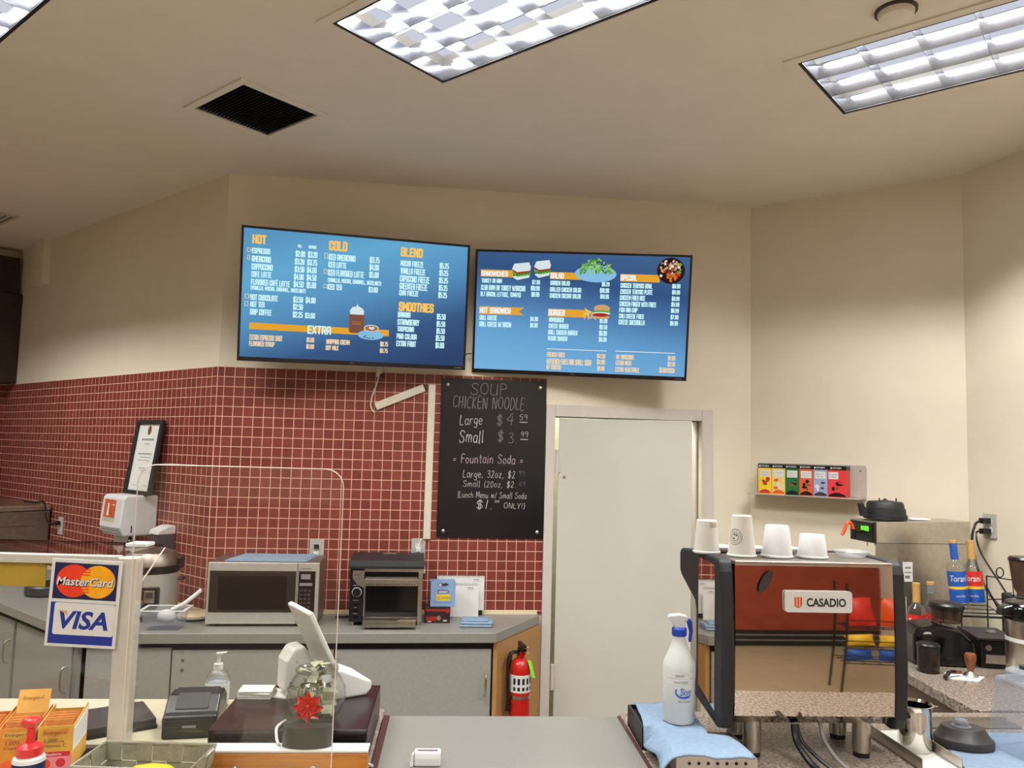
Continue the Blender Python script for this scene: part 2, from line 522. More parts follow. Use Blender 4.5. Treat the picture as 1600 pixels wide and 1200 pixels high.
_cap = {}
def text_part(name, entries, m, parent, y=-0.001, bold=0.0, shear=0.0, mtx=None, sub=None, curve=None):
    """lettering facing -y.  entries: (text, x, z baseline, cap height, width or None)"""
    tmp = []
    for e in [('H', 0, 0, 1, None)] + list(entries):
        cu = bpy.data.curves.new('lettering', 'FONT')
        cu.body = e[0]; cu.offset = bold; cu.shear = shear; cu.resolution_u = 3
        o = bpy.data.objects.new('lettering', cu); C.objects.link(o); tmp.append(o)
    dg = bpy.context.evaluated_depsgraph_get(); dg.update()
    b = MB()
    cap = None
    for o, e in zip(tmp, [None] + list(entries)):
        me = bpy.data.meshes.new_from_object(o.evaluated_get(dg))
        if e is None:
            cap = max(v.co.y for v in me.vertices) or 0.7
            bpy.data.meshes.remove(me); continue
        if len(me.vertices):
            x0 = min(v.co.x for v in me.vertices); x1 = max(v.co.x for v in me.vertices)
            ky = e[3] / cap
            kx = e[4] / (x1 - x0) if e[4] else ky
            vs = [(e[1] + (v.co.x - x0) * kx, y, e[2] + v.co.y * ky) for v in me.vertices]
            if curve:                       # wrap round a vertical cylinder of radius `curve`
                vs = [(curve * sin(p[0] / curve), -curve * cos(p[0] / curve) + y, p[2]) for p in vs]
            if mtx is not None: vs = [tuple(mtx @ Vector(p)) for p in vs]
            b.add(vs, [tuple(p.vertices) for p in me.polygons])
        bpy.data.meshes.remove(me)
    for o in tmp:
        cu = o.data; bpy.data.objects.remove(o); bpy.data.curves.remove(cu)
    return b.build(name, m, parent)


def rrect(x0, x1, z0, z1, r, n=5):
    pts = []
    for cx, cz, a in ((x1 - r, z1 - r, 0), (x0 + r, z1 - r, 90), (x0 + r, z0 + r, 180), (x1 - r, z0 + r, 270)):
        for k in range(n + 1):
            t = radians(a + 90 * k / n)
            pts.append((cx + r * cos(t), cz + r * sin(t)))
    return pts


def spline(pts, n=6):
    pts = [Vector(p) for p in pts]
    out = []
    for i in range(len(pts) - 1):
        p0, p1, p2, p3 = pts[max(i - 1, 0)], pts[i], pts[i + 1], pts[min(i + 2, len(pts) - 1)]
        for k in range(n):
            t = k / n
            out.append(0.5 * ((2 * p1) + (p2 - p0) * t + (2 * p0 - 5 * p1 + 4 * p2 - p3) * t * t + (3 * p1 - p0 - 3 * p2 + p3) * t ** 3))
    out.append(pts[-1])
    return out

# ------------------------------------------------------------------ ceiling lamps (built first: they light the room)
LU, LV = DL, NL                       # the fixtures run parallel to the left wall
FIX = [('A', Vector((-0.678, 2.664, 0))), ('B', Vector((1.038, 2.857, 0))), ('C', Vector((-2.39, 2.477, 0))),
       ('D', Vector((-0.678, 2.664, 0)) + LU * 2.6 - LV * .3), ('E', Vector((-2.39, 2.477, 0)) + LU * 1.5 - LV * 2.0), ('F', Vector((-2.39, 2.477, 0)) - LU * 2.4),  # D to H: unseen, added to light the room; F for the left wall
       ('G', Vector((-2.39, 2.477, 0)) + LU * 3.6 - LV * 1.9), ('H', Vector((-0.678, 2.664, 0)) + LU * 4.8 - LV * 2.4)]
FL, FW, FD = 1.17, 0.57, 0.11
fix_labels = {
    'A': 'recessed louvred ceiling light above and nearest to the left menu screen',
    'B': 'recessed louvred ceiling light at the right, beside the round smoke detector',
    'C': 'recessed louvred ceiling light cut off by the top left corner',
    'D': 'unseen recessed louvred ceiling light added over the customers, behind the right-hand fixture',
    'E': 'unseen recessed louvred ceiling light added over the customers, left of the other customer-side fixtures',
    'F': 'unseen recessed louvred ceiling light added beyond the left edge, over the far tiled wall',
    'G': 'unseen recessed louvred ceiling light added over the shop floor at the left rear',
    'H': 'unseen recessed louvred ceiling light added over the snack rack at the right rear'}


def troffer():
    t = thing('ceiling_light', '', 'ceiling light', (0, 0, 0), A1, 'recessed ceiling lights')
    h = MB()
    for x0, x1, y0, y1 in ((-.004, .004, 0, FW), (FL - .004, FL + .004, 0, FW), (0, FL, -.004, .004), (0, FL, FW - .004, FW + .004)):
        h.box(x0, x1, y0, y1, 0, FD)
    h.build('housing', 'whitem', t)
    MB().box(0, FL, 0, FW, FD, FD + .006).build('reflector', 'lens', t)
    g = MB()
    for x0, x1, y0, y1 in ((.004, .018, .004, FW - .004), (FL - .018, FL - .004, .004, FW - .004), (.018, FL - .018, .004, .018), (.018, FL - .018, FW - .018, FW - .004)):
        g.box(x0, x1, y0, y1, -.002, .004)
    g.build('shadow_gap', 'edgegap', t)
    f = MB()
    for x0, x1, y0, y1 in ((-.035, .004, -.035, FW + .035), (FL - .004, FL + .035, -.035, FW + .035), (.004, FL - .004, -.035, .004), (.004, FL - .004, FW - .004, FW + .035)):
        f.box(x0, x1, y0, y1, -.006, .0)
    f.build('trim_frame', 'ceil', t)
    lv = MB()
    nx, ny = 6, 3
    ax, ay = (FL - .036) / nx, (FW - .036) / ny
    for i in range(nx + 1):
        x = .018 + ax * i
        lv.hexa([(x - .001, .018, .002), (x + .001, .018, .002), (x + .001, FW - .018, .002), (x - .001, FW - .018, .002)],
                [(x - .006, .018, .052), (x + .006, .018, .052), (x + .006, FW - .018, .052), (x - .006, FW - .018, .052)])
    for j in range(ny + 1):
        y = .018 + ay * j
        lv.hexa([(.018, y - .002, .002), (FL - .018, y - .002, .002), (FL - .018, y + .002, .002), (.018, y + .002, .002)],
                [(.018, y - .014, .06), (FL - .018, y - .014, .06), (FL - .018, y + .014, .06), (.018, y + .014, .06)])
    lv.build('louvre', 'blade', t)
    for j in range(ny):
        MB().cyl((.03, .018 + ay * (j + .5), .085), (FL - .03, .018 + ay * (j + .5), .085), .014, n=12).build('tube', 'tube', t, smooth=True)
    ld = bpy.data.lights.new('lamp', 'AREA')
    ld.shape = 'RECTANGLE'; ld.size = FL - .06; ld.size_y = .03
    ld.energy = LAMP_POWER; ld.color = LAMP_COLOUR
    for j in range(ny):                 # one lamp row above each row of louvre cells
        lo = bpy.data.objects.new('lamp', ld); C.objects.link(lo); lo.parent = t
        lo.location = (FL / 2, .018 + ay * (j + .5), .055)
    return t


fx0 = troffer()
for k, (n, p) in enumerate(FIX):
    if k == 0:
        fx0.location = p + Vector((0, 0, CEIL)); fx0['label'] = fix_labels[n]
    else:
        dup(fx0, p + Vector((0, 0, CEIL)), A1, fix_labels[n])

# ------------------------------------------------------------------ room shell
R0 = C0 - 3.135 * DL
R1 = R0 - NL * 3.75
K3 = K2 + D3 * 7.47
OUT = [C0, K1, K2, K3, Vector((-6.4, -3.2, 0)), Vector((R1.x, R1.y, 0)), R0]

VENT = [Vector((-1.4947, 3.3927, 0)), .46, .44]     # far-left corner, size along the left wall direction and across it


def ceiling():
    bm = bmesh.new()
    loops = [[(p.x, p.y) for p in OUT]]
    for n, p in FIX:
        loops.append([tuple((p + LU * a + LV * b).xy) for a, b in ((0, 0), (FL, 0), (FL, FW), (0, FW))])
    p = VENT[0] + LU * .03 + LV * .03
    loops.append([tuple((p + LU * a + LV * b).xy) for a, b in ((0, 0), (VENT[1] - .06, 0), (VENT[1] - .06, VENT[2] - .06), (0, VENT[2] - .06))])
    es = []
    for lp in loops:
        vs = [bm.verts.new((x, y, CEIL)) for x, y in lp]
        es += [bm.edges.new((vs[i], vs[(i + 1) % len(vs)])) for i in range(len(vs))]
    bmesh.ops.triangle_fill(bm, edges=es, use_beauty=True)
    me = bpy.data.meshes.new('ceiling'); bm.to_mesh(me); bm.free()
    me.materials.append(M['ceil'])
    o = bpy.data.objects.new('ceiling', me); C.objects.link(o); o['kind'] = 'structure'


ceiling()
struct('floor', 'floor', MB().prism([(p.x, p.y) for p in OUT], 'z', -.1, 0))


def wall(name, P, Q, m='paint', z0=0, z1=CEIL):
    d = (Q - P); L = d.length
    return MB().box(0, L, 0, .1, z0, z1).build(name, m, kind='structure', loc=P, rz=math.atan2(d.y, d.x))


DT0, DT1, DZ = 1.858, 2.722, 2.03
b = MB().box(0, DT0, 0, .12, 0, CEIL).box(DT1, 3.023, 0, .12, 0, CEIL).box(DT0, DT1, 0, .12, DZ, CEIL)
struct('wall_back', 'paint', b, loc=C0, rz=A0)
MB().box(-3.135, 0, 0, .1, 0, CEIL).build('wall_left', 'paint', kind='structure', loc=C0, rz=A1)
wall('wall_right', K1, K2); wall('wall_far_right', K2, K3)
wall('wall_far_left', R1, R0)
wall('wall_near_left', Vector((-6.4, -3.2, 0)), R1)
o = wall('wall_front', K3, Vector((-6.4, -3.2, 0)))
struct('wall_passage', 'backroom', MB().box(DT0 - .3, DT1 + .3, .9, 1.0, 0, 2.6).box(DT0 - .4, DT0 - .3, .12, .9, 0, 2.6).box(DT1 + .3, DT1 + .4, .12, .9, 0, 2.6).box(DT0 - .3, DT1 + .3, .12, .9, 2.5, 2.6).box(DT0 - .3, DT1 + .3, .12, .9, -.1, 0), loc=C0, rz=A0)
pl_ = bpy.data.lights.new('passage_lamp', 'AREA'); pl_.size = .5; pl_.energy = 30.0; pl_.color = (1, .97, .9)
plo = bpy.data.objects.new('passage_lamp', pl_); C.objects.link(plo); plo.location = wc((DT0 + DT1) / 2, -.5, 2.48)
# red brown dado with a black striped base along the shop front, seen in the polished coffee machine
dado = MB().box(-4.3, 6.3, 0, .02, .3, 1.3)
struct('trim_1', 'redwall', dado, loc=(0, -3.2, 0))
bb = MB().box(-4.3, 6.3, 0, .04, 0, .3)
struct('baseboard_front', 'blackm', bb, loc=(0, -3.2, 0))
st = MB().box(-4.3, 6.3, .04, .044, .1, .125).box(-4.3, 6.3, .04, .044, .2, .225)
struct('trim_2', 'mgrey', st, loc=(0, -3.2, 0))

# red tile wainscots (grout grid measured from the top corner)
TT = 2.2445
MB().box(.0184 - .006, 1.8244, -.006, 0, .93 - TT, 0).build('trim_3', 'tile', kind='structure', loc=wc(-.0184, 0, TT), rz=A0)
MB().box(-3.135 + .049, .049 + .006, -.006, 0, .9 - TT, 0).build('trim_4', 'tile', kind='structure', loc=wl(-.049, 0, TT), rz=A1)
dR = R0 - R1
MB().box(-3.75, -.006, -.006, 0, .9 - TT, 0).build('trim_5', 'tile', kind='structure', loc=R0 + Vector((0, 0, TT)), rz=math.atan2(dR.y, dR.x))
# shallow pilaster under the ceiling at the left
MB().box(-2.62, -2.45, -.05, 0, 2.98, CEIL).build('trim_6', 'paint', kind='structure', loc=C0, rz=A1)

# door and its frame in the back wall
fr = MB()
fr.box(1.806, DT0, -.02, .12, 0, DZ + .068).box(DT1, 2.786, -.02, .12, 0, DZ + .068).box(DT0, DT1, -.02, .12, DZ, DZ + .068)
fr.box(DT1 - .012, DT1, .05, .12, 0, DZ)
struct('trim_7', 'frame', fr, loc=C0, rz=A0, bevel=.003)
dr = bpy.data.objects.new('door_1', None); C.objects.link(dr); dr['kind'] = 'structure'
dr.location = wc(1.884, .0, 0); dr.rotation_euler = (0, 0, A0 - radians(13.5))
box('leaf', 'door', dr, 0, .742, -.002, .042, .01, DZ - .008, .002)
for z in (1.775, .59, .2):
    h = MB().cyl((-.008, -.012, z - .068), (-.008, -.012, z + .068), .011, n=12).box(-.002, .012, -.008, -.001, z - .06, z + .06)
    h.build('hinge', 'frame', dr, smooth=True)
ph = MB()
for z in (1.69, .34): ph.cyl((.035, -.006, z), (.035, 0, z), .008, n=10)
ph.build('screw', 'mgrey', dr)
box('latch_plate', 'steel', dr, .7425, .744, .008, .034, .93, 1.05)
box('bolt_plate', 'frame', dr, .742, .744, .006, .036, 1.70, 1.86)

# ceiling vent, smoke detector, corner register
vt = thing('ceiling_vent', 'square black slatted ceiling vent with a cream rim, left of the middle light fixture', 'vent', VENT[0] + Vector((0, 0, CEIL)), A1)
f = MB(); W_, H_ = VENT[1], VENT[2]
for x0, x1, y0, y1 in ((0, W_, 0, .033), (0, W_, H_ - .033, H_), (0, .033, .033, H_ - .033), (W_ - .033, W_, .033, H_ - .033)):
    f.box(x0, x1, y0, y1, -.01, 0)
f.build('rim', 'ceil', vt, bevel=.002)
MB().box(.033, W_ - .033, .033, H_ - .033, .06, .065).build('duct', 'vent', vt)
sl = MB()
for k in range(22):
    y = .04 + k * (H_ - .085) / 21
    sl.hexa([(.033, y, -.004), (W_ - .033, y, -.004), (W_ - .033, y + .002, -.004), (.033, y + .002, -.004)],
            [(.033, y + .012, .02), (W_ - .033, y + .012, .02), (W_ - .033, y + .014, .02), (.033, y + .014, .02)])
sl.build('slat', 'vent', vt)
sm = thing('smoke_detector', 'round flat ceiling smoke detector above the right light fixture', 'smoke detector', (1.2413, 2.4958, CEIL))
MB().lathe([(.066, -.008), (.066, 0)], 32).build('base', 'dgrey', sm, smooth=True)
MB().lathe([(0, -.034), (.04, -.034), (.053, -.028), (.057, -.012), (.057, -.008)], 32).build('cap', 'ceil', sm, smooth=True)
rg = thing('ceiling_register', 'small pale ceiling register at the left edge', 'vent', (-3.62, 5.42, CEIL), A1)
box('rim', 'whitem', rg, 0, .35, -.25, 0, -.012, 0, .003)
s = MB()
for k in range(6): s.box(.03, .32, -.225 + k * .038, -.22 + k * .038, -.016, -.012)
s.build('slat', 'dgrey', rg)

# ------------------------------------------------------------------ menu screens
TW, TH = 1.19, .687


def tv(label, loc, rot, scr):
    t = thing('menu_screen', label, 'tv', loc, rot, 'menu screens')
    w, h = TW / 2, TH / 2
    f = MB()
    f.box(-w, w, 0, .05, h - .012, h).box(-w, w, 0, .05, -h, -h + .022).box(-w, -w + .012, 0, .05, -h + .022, h - .012).box(w - .012, w, 0, .05, -h + .022, h - .012)
    f.build('bezel', 'bezel', t)
    box('back_cover', 'black', t, -w + .01, w - .01, .05, .062, -h + .01, h - .01)
    MB().box(-w + .012, w - .012, .004, .05, -h + .022, h - .012).build('screen', M[scr], t)
    text_part('logo', [('TCL', -.03 if scr == 'scrL' else -.04, -h + .008, .008, .022)], 'mgrey', t, y=-.0006)
    MB().rect(w - .06, w - .022, -h + .009, -h + .012, -.0006).build('caption', 'mgrey', t)
    return t


tL = tv('left wall menu screen listing hot, cold, blend and smoothie drinks', (-.8242, 4.1088, 2.5991), (.1003, -.0139, .2946), 'scrL')
tR = tv('right wall menu screen listing sandwiches, salads, burgers and specials', (.3677, 4.3064, 2.5899), (.1498, .024, -.0872), 'scrR')
LY = [('HOT', -0.5414, 0.2545, 0.0471, 0.0697),
 ('COLD', -0.1608, 0.2523, 0.0509, 0.0954),
 ('BLEND', 0.2159, 0.2518, 0.0498, 0.1194),
 ('SMOOTHIES', 0.2156, -0.0412, 0.0503, 0.191)]
LW = [('ESPRESSO', -0.5403, 0.205, 0.0283, 0.0879),
 ('AMERICANO', -0.5408, 0.1623, 0.0315, 0.094),
 ('CAPPUCCINO', -0.5406, 0.1228, 0.0315, 0.1039),
 ('CAFE LATTE', -0.5397, 0.085, 0.03, 0.0979),
 ('FLAVORED CAFÉ LATTE', -0.5403, 0.0453, 0.03, 0.1912),
 ('(VANILLA, MOCHA, CARAMEL, HAZELNUT)', -0.5412, 0.0199, 0.0214, 0.2718),
 ('HOT CHOCOLATE', -0.54, -0.0324, 0.0301, 0.1346),
 ('HOT TEA', -0.54, -0.0673, 0.0286, 0.07),
 ('DRIP COFFEE', -0.5398, -0.1071, 0.0302, 0.1058),
 ('TALL', -0.3188, 0.2529, 0.016, 0.0232),
 ('GRANDE', -0.2629, 0.253, 0.016, 0.0405),
 ('$2.80', -0.3275, 0.2057, 0.0304, 0.0487),
 ('$3.20', -0.3296, 0.1654, 0.0304, 0.0487),
 ('$3.50', -0.3293, 0.1253, 0.0304, 0.0495),
 ('$4.00', -0.3313, 0.0866, 0.0305, 0.0495),
 ('$4.50', -0.3318, 0.0479, 0.0313, 0.0511),
 ('$3.50', -0.3305, -0.031, 0.0306, 0.0496),
 ('$2.50', -0.3303, -0.0681, 0.0298, 0.0505),
 ('$2.25', -0.33, -0.1085, 0.0307, 0.0505),
 ('$3.20', -0.2655, 0.2061, 0.0313, 0.0484),
 ('$3.75', -0.2675, 0.1657, 0.0305, 0.0508),
 ('$4.00', -0.2679, 0.1261, 0.0306, 0.05),
 ('$4.50', -0.2676, 0.0866, 0.0314, 0.05),
 ('$5.00', -0.2665, 0.0478, 0.0307, 0.0485),
 ('$4.00', -0.2683, -0.03, 0.0307, 0.0509),
 ('$3.00', -0.2685, -0.1088, 0.0284, 0.051),
 ('ICED AMERICANO', -0.1609, 0.202, 0.0324, 0.1388),
 ('ICED LATTE', -0.1605, 0.163, 0.0308, 0.0939),
 ('ICED FLAVORED LATTE', -0.1608, 0.1199, 0.0333, 0.1868),
 ('(VANILLA, MOCHA, CARAMEL, HAZELNUT)', -0.1606, 0.0865, 0.0227, 0.2777),
 ('ICED TEA', -0.1611, 0.0474, 0.0301, 0.0748),
 ('$3.75', 0.0522, 0.2041, 0.0312, 0.0524),
 ('$4.00', 0.0519, 0.1653, 0.0313, 0.0507),
 ('$5.00', 0.0524, 0.1257, 0.0313, 0.0508),
 ('$3.00', 0.0517, 0.0478, 0.0289, 0.05),
 ('MOCHA FREEZE', 0.2161, 0.2001, 0.0308, 0.1255),
 ('VANILLA FREEZE', 0.2168, 0.1584, 0.0333, 0.1366),
 ('CAPUCCINO FREEZE', 0.2158, 0.1165, 0.035, 0.1614),
 ('GREENTEA FREEZE', 0.2155, 0.0763, 0.0351, 0.1521),
 ('CHAI FREEZE', 0.2151, 0.0427, 0.0293, 0.1053),
 ('$5.25', 0.4293, 0.2039, 0.0304, 0.0518),
 ('$5.25', 0.4291, 0.1648, 0.0305, 0.0501),
 ('$5.25', 0.429, 0.124, 0.0305, 0.0501),
 ('$5.25', 0.4289, 0.0832, 0.0305, 0.0493),
 ('$5.25', 0.4278, 0.044, 0.0306, 0.0493),
 ('BANANA', 0.2126, -0.0751, 0.0302, 0.069),
 ('STRAWBERRY', 0.2123, -0.1155, 0.0319, 0.1183),
 ('TROPICANA', 0.2119, -0.1509, 0.0286, 0.092),
 ('PINA COLADA', 0.2109, -0.1915, 0.0303, 0.109),
 ('EXTRA FRUIT', 0.2106, -0.2303, 0.0304, 0.1074),
 ('$5.50', 0.4256, -0.0739, 0.0307, 0.0494),
 ('$5.50', 0.4254, -0.1132, 0.0299, 0.0485),
 ('$5.50', 0.426, -0.1517, 0.0299, 0.0477),
 ('$5.50', 0.4241, -0.1904, 0.0308, 0.0486),
 ('$1.00', 0.4239, -0.2299, 0.0308, 0.0486),
 ('EXTRA', -0.2529, -0.1893, 0.0448, 0.1194)]
LO = [('EXTRA ESPRESSO SHOT', -0.5376, -0.2354, 0.0279, 0.162),
 ('FLAVORED SYRUP', -0.5384, -0.2666, 0.0256, 0.1244),
 ('$1.00', -0.2556, -0.2327, 0.0244, 0.0385),
 ('$1.00', -0.2562, -0.267, 0.0245, 0.0393),
 ('WHIPPING CREAM', -0.1566, -0.2374, 0.0263, 0.1212),
 ('SOY MILK', -0.1581, -0.2687, 0.0247, 0.0672),
 ('$0.75', 0.1247, -0.2355, 0.0251, 0.0424),
 ('$0.75', 0.1242, -0.27, 0.0235, 0.0424)]
LX = [('bar', -0.5403, -0.1804, 0.0334, 0.7092),
 ('jar', -0.0422, -0.1718, 0.1056, 0.078),
 ('cream', -0.0407, -0.0659, 0.0576, 0.0706),
 ('saucer', 0.0044, -0.2041, 0.0663, 0.1373),
 ('cup', 0.0292, -0.1653, 0.0664, 0.0863),
 ('i1', -0.5643, 0.2108, 0.0204, 0.0186),
 ('i2', -0.5626, 0.1715, 0.0236, 0.0134),
 ('i3', -0.1816, 0.2084, 0.0291, 0.0158),
 ('i4', -0.1817, 0.1288, 0.0243, 0.0166),
 ('i5', -0.1811, 0.0541, 0.0195, 0.0166),
 ('i6', -0.5671, -0.0263, 0.0237, 0.0194),
 ('i7', -0.5662, -0.0643, 0.0238, 0.0164)]
RW = [('TURKEY OR HAM', -0.5582, 0.1593, 0.0244, 0.1156),
 ('CLUB (HAM OR TURKEY W/BACON)', -0.5592, 0.1185, 0.0294, 0.249),
 ('BLT (BACON, LETTUCE, TOMATO)', -0.5603, 0.0841, 0.0262, 0.2262),
 ('$7.99', -0.2738, 0.1586, 0.0242, 0.0437),
 ('$10.99', -0.2802, 0.1244, 0.0259, 0.0496),
 ('$8.99', -0.2759, 0.0904, 0.026, 0.0447),
 ('GRILL CHEESE', -0.5622, -0.0481, 0.0265, 0.099),
 ('GRILL CHEESE W/ BACON', -0.5624, -0.0847, 0.0283, 0.1801),
 ('$4.99', -0.2768, -0.0454, 0.0246, 0.0433),
 ('$6.99', -0.2766, -0.0801, 0.0247, 0.0425),
 ('GARDEN SALAD', -0.1733, 0.1569, 0.0257, 0.1087),
 ('GRILLED CHICKEN SALAD', -0.1737, 0.1214, 0.0258, 0.1732),
 ('CHICKEN CAESAR SALAD', -0.1741, 0.0874, 0.0259, 0.1727),
 ('$8.29', 0.1106, 0.1596, 0.0239, 0.0426),
 ('$10.99', 0.1018, 0.1241, 0.0256, 0.0507),
 ('$10.99', 0.105, 0.0921, 0.024, 0.0476),
 ('HAMBURGER', -0.1728, -0.0464, 0.0262, 0.0834),
 ('CHEESE BURGER', -0.1732, -0.0809, 0.0263, 0.1115),
 ('GRILL CHICKEN BURGER', -0.1745, -0.1156, 0.0264, 0.1636),
 ('VEGGIE BURGER', -0.175, -0.1487, 0.0248, 0.1094),
 ('$5.99', 0.1081, -0.042, 0.0243, 0.0422),
 ('$6.59', 0.1081, -0.0763, 0.0244, 0.0431),
 ('$6.99', 0.1073, -0.1123, 0.0278, 0.0432),
 ('$6.99', 0.1073, -0.1451, 0.0246, 0.0432),
 ('CHICKEN TERIYAKI BOWL', 0.2129, 0.1549, 0.027, 0.1741),
 ('CHICKEN TERIYAKI PLATE', 0.2131, 0.1214, 0.0271, 0.176),
 ('CHICKEN FRIED RICE', 0.2124, 0.0878, 0.0272, 0.139),
 ('CHICKEN FINGER WITH FRIES', 0.2118, 0.054, 0.0272, 0.1988),
 ('FISH AND CHIP', 0.2119, 0.0218, 0.0257, 0.1003),
 ('CHILI CHEESE FRIES', 0.212, -0.0121, 0.0258, 0.1356),
 ('CHEESE QUESADILLA', 0.2114, -0.0461, 0.0275, 0.143),
 ('$8.99', 0.4936, 0.1608, 0.0236, 0.0439),
 ('$9.99', 0.4942, 0.1276, 0.0237, 0.0432),
 ('$8.99', 0.4941, 0.0927, 0.0237, 0.0425),
 ('$9.99', 0.493, 0.0609, 0.0238, 0.0441),
 ('$8.99', 0.4936, 0.0274, 0.0239, 0.0426),
 ('$7.99', 0.4927, -0.0078, 0.024, 0.0427),
 ('$6.99', 0.4917, -0.0416, 0.024, 0.0427)]
RH = [('SANDWICHES', -0.5589, 0.1967, 0.0292, 0.1487),
 ('SALAD', -0.1738, 0.1939, 0.032, 0.0752),
 ('SPECIAL', 0.2116, 0.1946, 0.0316, 0.09),
 ('HOT SANDWICH', -0.562, -0.0099, 0.033, 0.1753),
 ('BURGER', -0.1765, -0.0104, 0.0343, 0.0915)]
RO = [('FRENCH FRIES', -0.176, -0.2403, 0.0275, 0.0999),
 ('W/FRENCH FRIES AND SMALL SODA', -0.1763, -0.2805, 0.0318, 0.2482),
 ('W/ CHEESE', -0.177, -0.3091, 0.0268, 0.0844),
 ('$4.50', 0.1018, -0.2377, 0.0248, 0.0459),
 ('$4.99', 0.1025, -0.2709, 0.0265, 0.0443),
 ('$1.00', 0.1066, -0.3056, 0.0249, 0.0394),
 ('W/ AVOCADO', 0.2067, -0.2379, 0.0263, 0.0967),
 ('EXTRA MEAT', 0.2059, -0.271, 0.0264, 0.0887),
 ('EXTRA VEGETABLE', 0.2062, -0.3075, 0.0265, 0.131),
 ('$1.99', 0.4897, -0.2332, 0.0245, 0.0399),
 ('$3.50', 0.4894, -0.266, 0.0245, 0.0408),
 ('$1.00/EACH', 0.4458, -0.3027, 0.0279, 0.0834)]
RX = [('r1', -0.563, 0.1934, 0.0389, 0.1861),
 ('r2', -0.1761, 0.1914, 0.0384, 0.1848),
 ('r3', 0.2103, 0.1898, 0.0411, 0.2141),
 ('r4', -0.5653, -0.015, 0.0429, 0.2523),
 ('r5', -0.1796, -0.0155, 0.0424, 0.2135),
 ('l1', -0.1775, -0.197, 0.0033, 0.3316),
 ('l2', 0.2012, -0.1953, 0.0033, 0.3267),
 ('sandwich', -0.3888, 0.1792, 0.1142, 0.2186),
 ('plate', -0.0393, 0.1804, 0.105, 0.2281),
 ('salad', -0.0206, 0.2185, 0.0849, 0.1931),
 ('bowl', 0.4076, 0.1865, 0.1385, 0.1506),
 ('burger', 0.0711, -0.0174, 0.0744, 0.0933),
 ('fries', 0.0219, -0.0136, 0.0527, 0.053)]
CH = [('SOUP', -0.1317, 0.3556, 0.0628, 0.2004),
 ('CHICKEN NOODLE', -0.2308, 0.2771, 0.065, 0.4027),
 ('Large', -0.1882, 0.1853, 0.0529, 0.1249),
 ('$', 0.0162, 0.1882, 0.0588, 0.0358),
 ('4', 0.073, 0.1897, 0.0625, 0.0412),
 ('59', 0.1467, 0.2187, 0.0301, 0.0449),
 ('Small', -0.1882, 0.0861, 0.065, 0.1335),
 ('$', 0.0236, 0.094, 0.0587, 0.0352),
 ('3.', 0.0842, 0.0879, 0.0587, 0.0547),
 ('99', 0.1557, 0.1219, 0.0319, 0.0421),
 ('= Fountain Soda =', -0.2208, -0.0286, 0.0481, 0.3946),
 ('Large, 32oz, $2', -0.162, -0.1084, 0.0392, 0.2918),
 ('99', 0.1501, -0.0948, 0.0273, 0.034),
 ('Small (20oz, $2.', -0.1599, -0.1604, 0.0332, 0.2959),
 ('69', 0.1534, -0.1498, 0.0236, 0.0341),
 ('{Lunch Menu w/ Small Soda', -0.1895, -0.2201, 0.0326, 0.3863),
 ('$1.', -0.085, -0.2802, 0.048, 0.0938),
 ('00', 0.02, -0.2442, 0.0128, 0.0256),
 ('ONLY!}', 0.0713, -0.2755, 0.0296, 0.1199)]
_O = '.1,0 .36,0 .46,.1 .46,.9 .36,1 .1,1 0,.9 0,.1 .1,0'
_S = '.46,.74 .46,.9 .36,1 .1,1 0,.9 0,.62 .1,.53 .36,.47 .46,.38 .46,.1 .36,0 .1,0 0,.1 0,.26'
